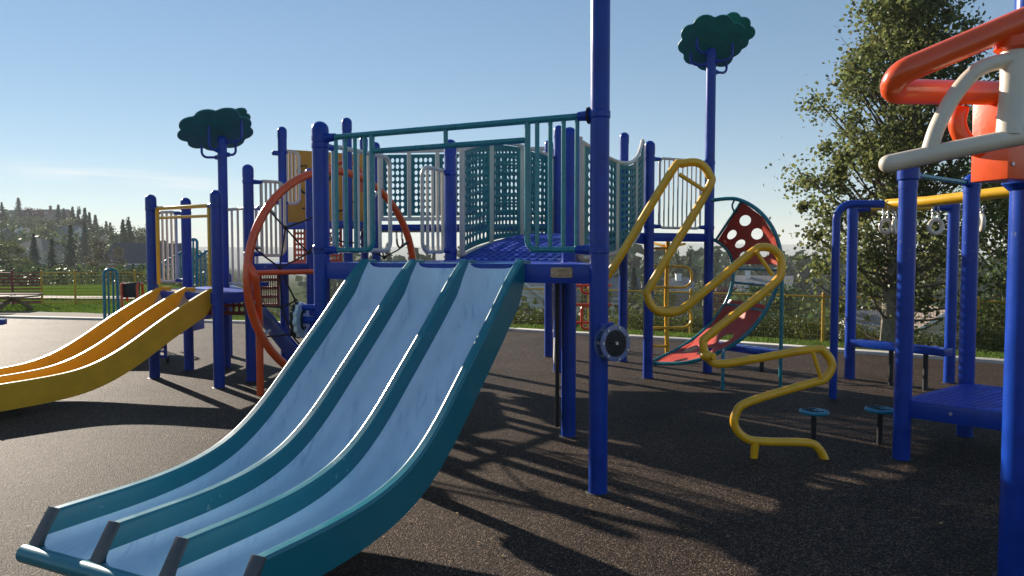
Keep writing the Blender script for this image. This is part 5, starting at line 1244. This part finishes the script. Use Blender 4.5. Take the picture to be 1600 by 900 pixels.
for k, u, v, Y, lab in (('br2', 14, 376, 48, 'bright green broadleaf tree at the left edge behind the fence'), ('con2', 54, 364, 56, 'bluish conifer right of the bright green tree'), ('con1', 82, 372, 50, 'broad dark green conifer left of the tallest lawn conifer'), ('con1', 112, 350, 58, 'tallest dark conifer of the clump behind the left fence'),
                         ('con2', 134, 346, 78, 'dark conifer rising behind the bare brown tree'), ('brb', 150, 373, 46, 'thin brown half bare tree right of the conifer clump'), ('brb', 182, 385, 50, 'small brown bare tree in front of the slate roofed house'), ('br2', 36, 402, 44, 'low light green bushy tree at the foot of the conifers'),
                         ('con3', 194, 342, 92, 'slim conifer rising above the slate roof'), ('col', 205, 343, 98, 'narrow columnar tree next to the slim conifer above the slate roof'), ('br1', 220, 355, 100, 'rounded tree just left of the low tower post'), ('br1', 186, 365, 96, 'dark rounded tree left of the slim conifer')):
    tree(k, u, v, Y * 2.1 if Y < 85 else Y * 1.75, lab, g1)
for k, u, v, Y, lab in (('con1', 32, 308, 215, 'tall pointed conifer standing alone on the hilltop'), ('con1', 6, 315, 180, 'dark conifer on the hill at the left picture edge'), ('con2', 94, 319, 185, 'first conifer right of the brick chimneys on the ridge'), ('con3', 102, 325, 180, 'slim conifer second from the brick chimneys on the ridge'), ('con3', 116, 322, 170, 'tall slim conifer at the middle of the ridge row'),
                         ('col', 126, 326, 168, 'columnar tree right of the middle ridge conifer'), ('con3', 135, 324, 165, 'pointed conifer right of the columnar ridge tree'), ('con3', 142, 331, 163, 'shorter conifer near the end of the ridge row'), ('con2', 151, 335, 158, 'last steep conifer where the ridge drops'), ('con3', 168, 345, 150, 'left one of two narrow spires lower on the ridge'), ('con3', 174, 347, 150, 'right one of two narrow spires lower on the ridge'),
                         ('br2', 112, 340, 165, 'light green rounded tree below the ridge conifers'), ('br2', 65, 354, 140, 'light green tree patch in the middle of the hill'), ('br1', 44, 338, 175, 'dark bush tree in front of the hilltop houses'), ('br1', 80, 342, 160, 'dark wide tree below the hilltop house chimneys'), ('red', 53, 324, 212, 'reddish tree beside the hilltop house roof'), ('br1', 160, 352, 140, 'dark tree mass below the two spires')):
    tree(k, u, v, Y * 1.42, lab, g2)
for k, u, v, Y, lab in (('col', 1058, 396, 75, 'left of the two tall columnar poplars behind the yellow loop climber'), ('col', 1079, 390, 75, 'right and taller of the two columnar poplars behind the yellow loop climber'), ('con2', 990, 416, 48, 'conifer right of the white chimney house'), ('con2', 868, 420, 44, 'conifer behind the white gabled house under the deck'),
                         ('red', 1130, 446, 48, 'maroon rounded tree behind the red panel climber'), ('br1', 1200, 446, 26, 'dense green tree behind the teal climber legs'), ('br2', 1108, 436, 55, 'yellow green tree left of the maroon tree'), ('br2', 1030, 450, 42, 'light green tree between the white house and brown hip roof'), ('con3', 1140, 432, 80, 'conifer right of the maroon tree top'), ('con3', 1186, 440, 90, 'small distant spire behind the white house roof'), ('col', 608, 385, 85, 'grey green columnar tree seen through the gap under the long bridge'),
                         ('br2', 662, 405, 75, 'yellowish tree low behind the cream barrier'), ('con2', 640, 400, 90, 'small conifer left of the yellowish tree behind the cream barrier'), ('con3', 678, 392, 90, 'thin spire behind the cream barrier bars'), ('br1', 1015, 430, 60, 'dark green tree beside the white chimney'), ('col', 915, 420, 50, 'columnar tree behind the orange red ladder'), ('con2', 1252, 440, 60, 'conifer left of the big poplar')):
    tree(k, u, v, (Y * 1.75 if Y > 30 else Y * 1.5), lab, g3)
shr = [(805, 486, 21, 'bush', 'shrub under the slide rail behind the fence'), (830, 484, 21, 'bush2', 'dark shrub in front of the white gabled house'), (905, 488, 21, 'bush2', 'shrub behind the orange red ladder'), (985, 490, 19.5, 'bush', 'pale shrub left of the yellow loop climber'), (1010, 486, 20, 'bush2', 'shrub right behind the yellow loop pole'), (1105, 486, 19.5, 'bush2', 'shrub below the brown hip roof'), (1155, 484, 19, 'bush2', 'shrub behind the lower red panel'), (1215, 488, 18.5, 'bush2', 'shrub right of the teal leg'),
       (1275, 496, 17.5, 'bush', 'shrub left of the bent blue post'), (1318, 508, 17, 'bush2', 'shrub between bent blue post and thick blue post'), (1365, 508, 16.2, 'bush', 'yellow green shrub left of the poplar trunk'), (1455, 512, 16.5, 'bush2', 'shrub in front of the pale house right of the poplar trunk'), (1530, 500, 13.6, 'bush', 'yellow green weedy shrub right of the ring track'), (1556, 520, 13.2, 'bush', 'leafy shrub at the far right of the fence'), (862, 492, 21, 'bush', 'small shrub between the rear blue posts'), (1060, 492, 19.5, 'bush', 'small shrub below the yellow loops')]
for u, v, Y, k, lab in shr: tree(k, u, v, Y, lab, g4, cat='shrub')

# far wood that reads as one mass
def wood(name, label, n, urange, yrange, size, material, hfun):
    cs = []; sz = []
    for _ in range(n):
        u = random.uniform(*urange); Y = math.exp(random.uniform(math.log(yrange[0]), math.log(yrange[1]))); x = (u - 800) / F * Y; z = hz(x, Y); H = hfun(Y, u)
        if H <= 0: continue
        sp = random.random() < .5; Rb = H * (.2 if sp else .42)
        for k in range(26):
            f = random.random(); rr = Rb * ((1 - f) if sp else math.sin(math.pi * (.15 + .8 * f))); a = random.uniform(0, 6.28); q = math.sqrt(random.random())
            cs.append((x + rr * q * math.cos(a), Y + rr * q * math.sin(a), z + H * (.05 + .95 * f))); sz.append(H * random.uniform(.16, .30))
    me = leafmesh(name, quads(np.array(cs), np.array(sz), .7, .3), material); o = bpy.data.objects.new(name, me); C.objects.link(o); struct(o, 'stuff'); o['label'] = label; o['category'] = 'wood'; return o
wood('valley_wood', 'far off trees filling the valley floor', 3000, (480, 1750), (150, 1500), 1, 'needle', lambda Y, u: random.uniform(6, 13))
wood('valley_edge_wood', 'nearer green trees and bushes between the valley houses', 240, (760, 1650), (62, 150), 1, 'leaf2', lambda Y, u: random.uniform(1.5, 4.2))
wood('hill_wood', 'mixed trees covering the hillside between the houses', 1300, (-350, 330), (170, 460), 1, 'leaf2', lambda Y, u: random.uniform(2.5, 6.0))
wood('lawn_edge_wood', 'hedge of low trees at the end of the left lawn', 520, (-200, 560), (72, 100), 1, 'leaf2', lambda Y, u: random.uniform(0.9, 2.3))
for k in PR:
    if k not in used: 
        for ch in list(PR[k].children): bpy.data.objects.remove(ch)
        bpy.data.objects.remove(PR[k])

# ------------------------------------------------------------------ haze
mb = MB(); mb.box((0, 0, 0), (7000, 7000, 190)); 
mb.v = [(x, y, (-70 if z < 0 else 60)) for x, y, z in mb.v]
hm = bpy.data.materials.new('haze_air'); hm.use_nodes = True; nt = hm.node_tree; nt.nodes.remove(nt.nodes['Principled BSDF'])
pv = nt.nodes.new('ShaderNodeVolumePrincipled'); pv.inputs['Color'].default_value = (0.95, 0.97, 1.0, 1); pv.inputs['Density'].default_value = 0.0004; pv.inputs['Anisotropy'].default_value = 0.0
nt.links.new(pv.outputs[0], nt.nodes['Material Output'].inputs['Volume'])
hb = mb.build('haze', hm, smooth=False); struct(hb, 'stuff'); hb['label'] = 'thin pale morning haze over the valley and hills'
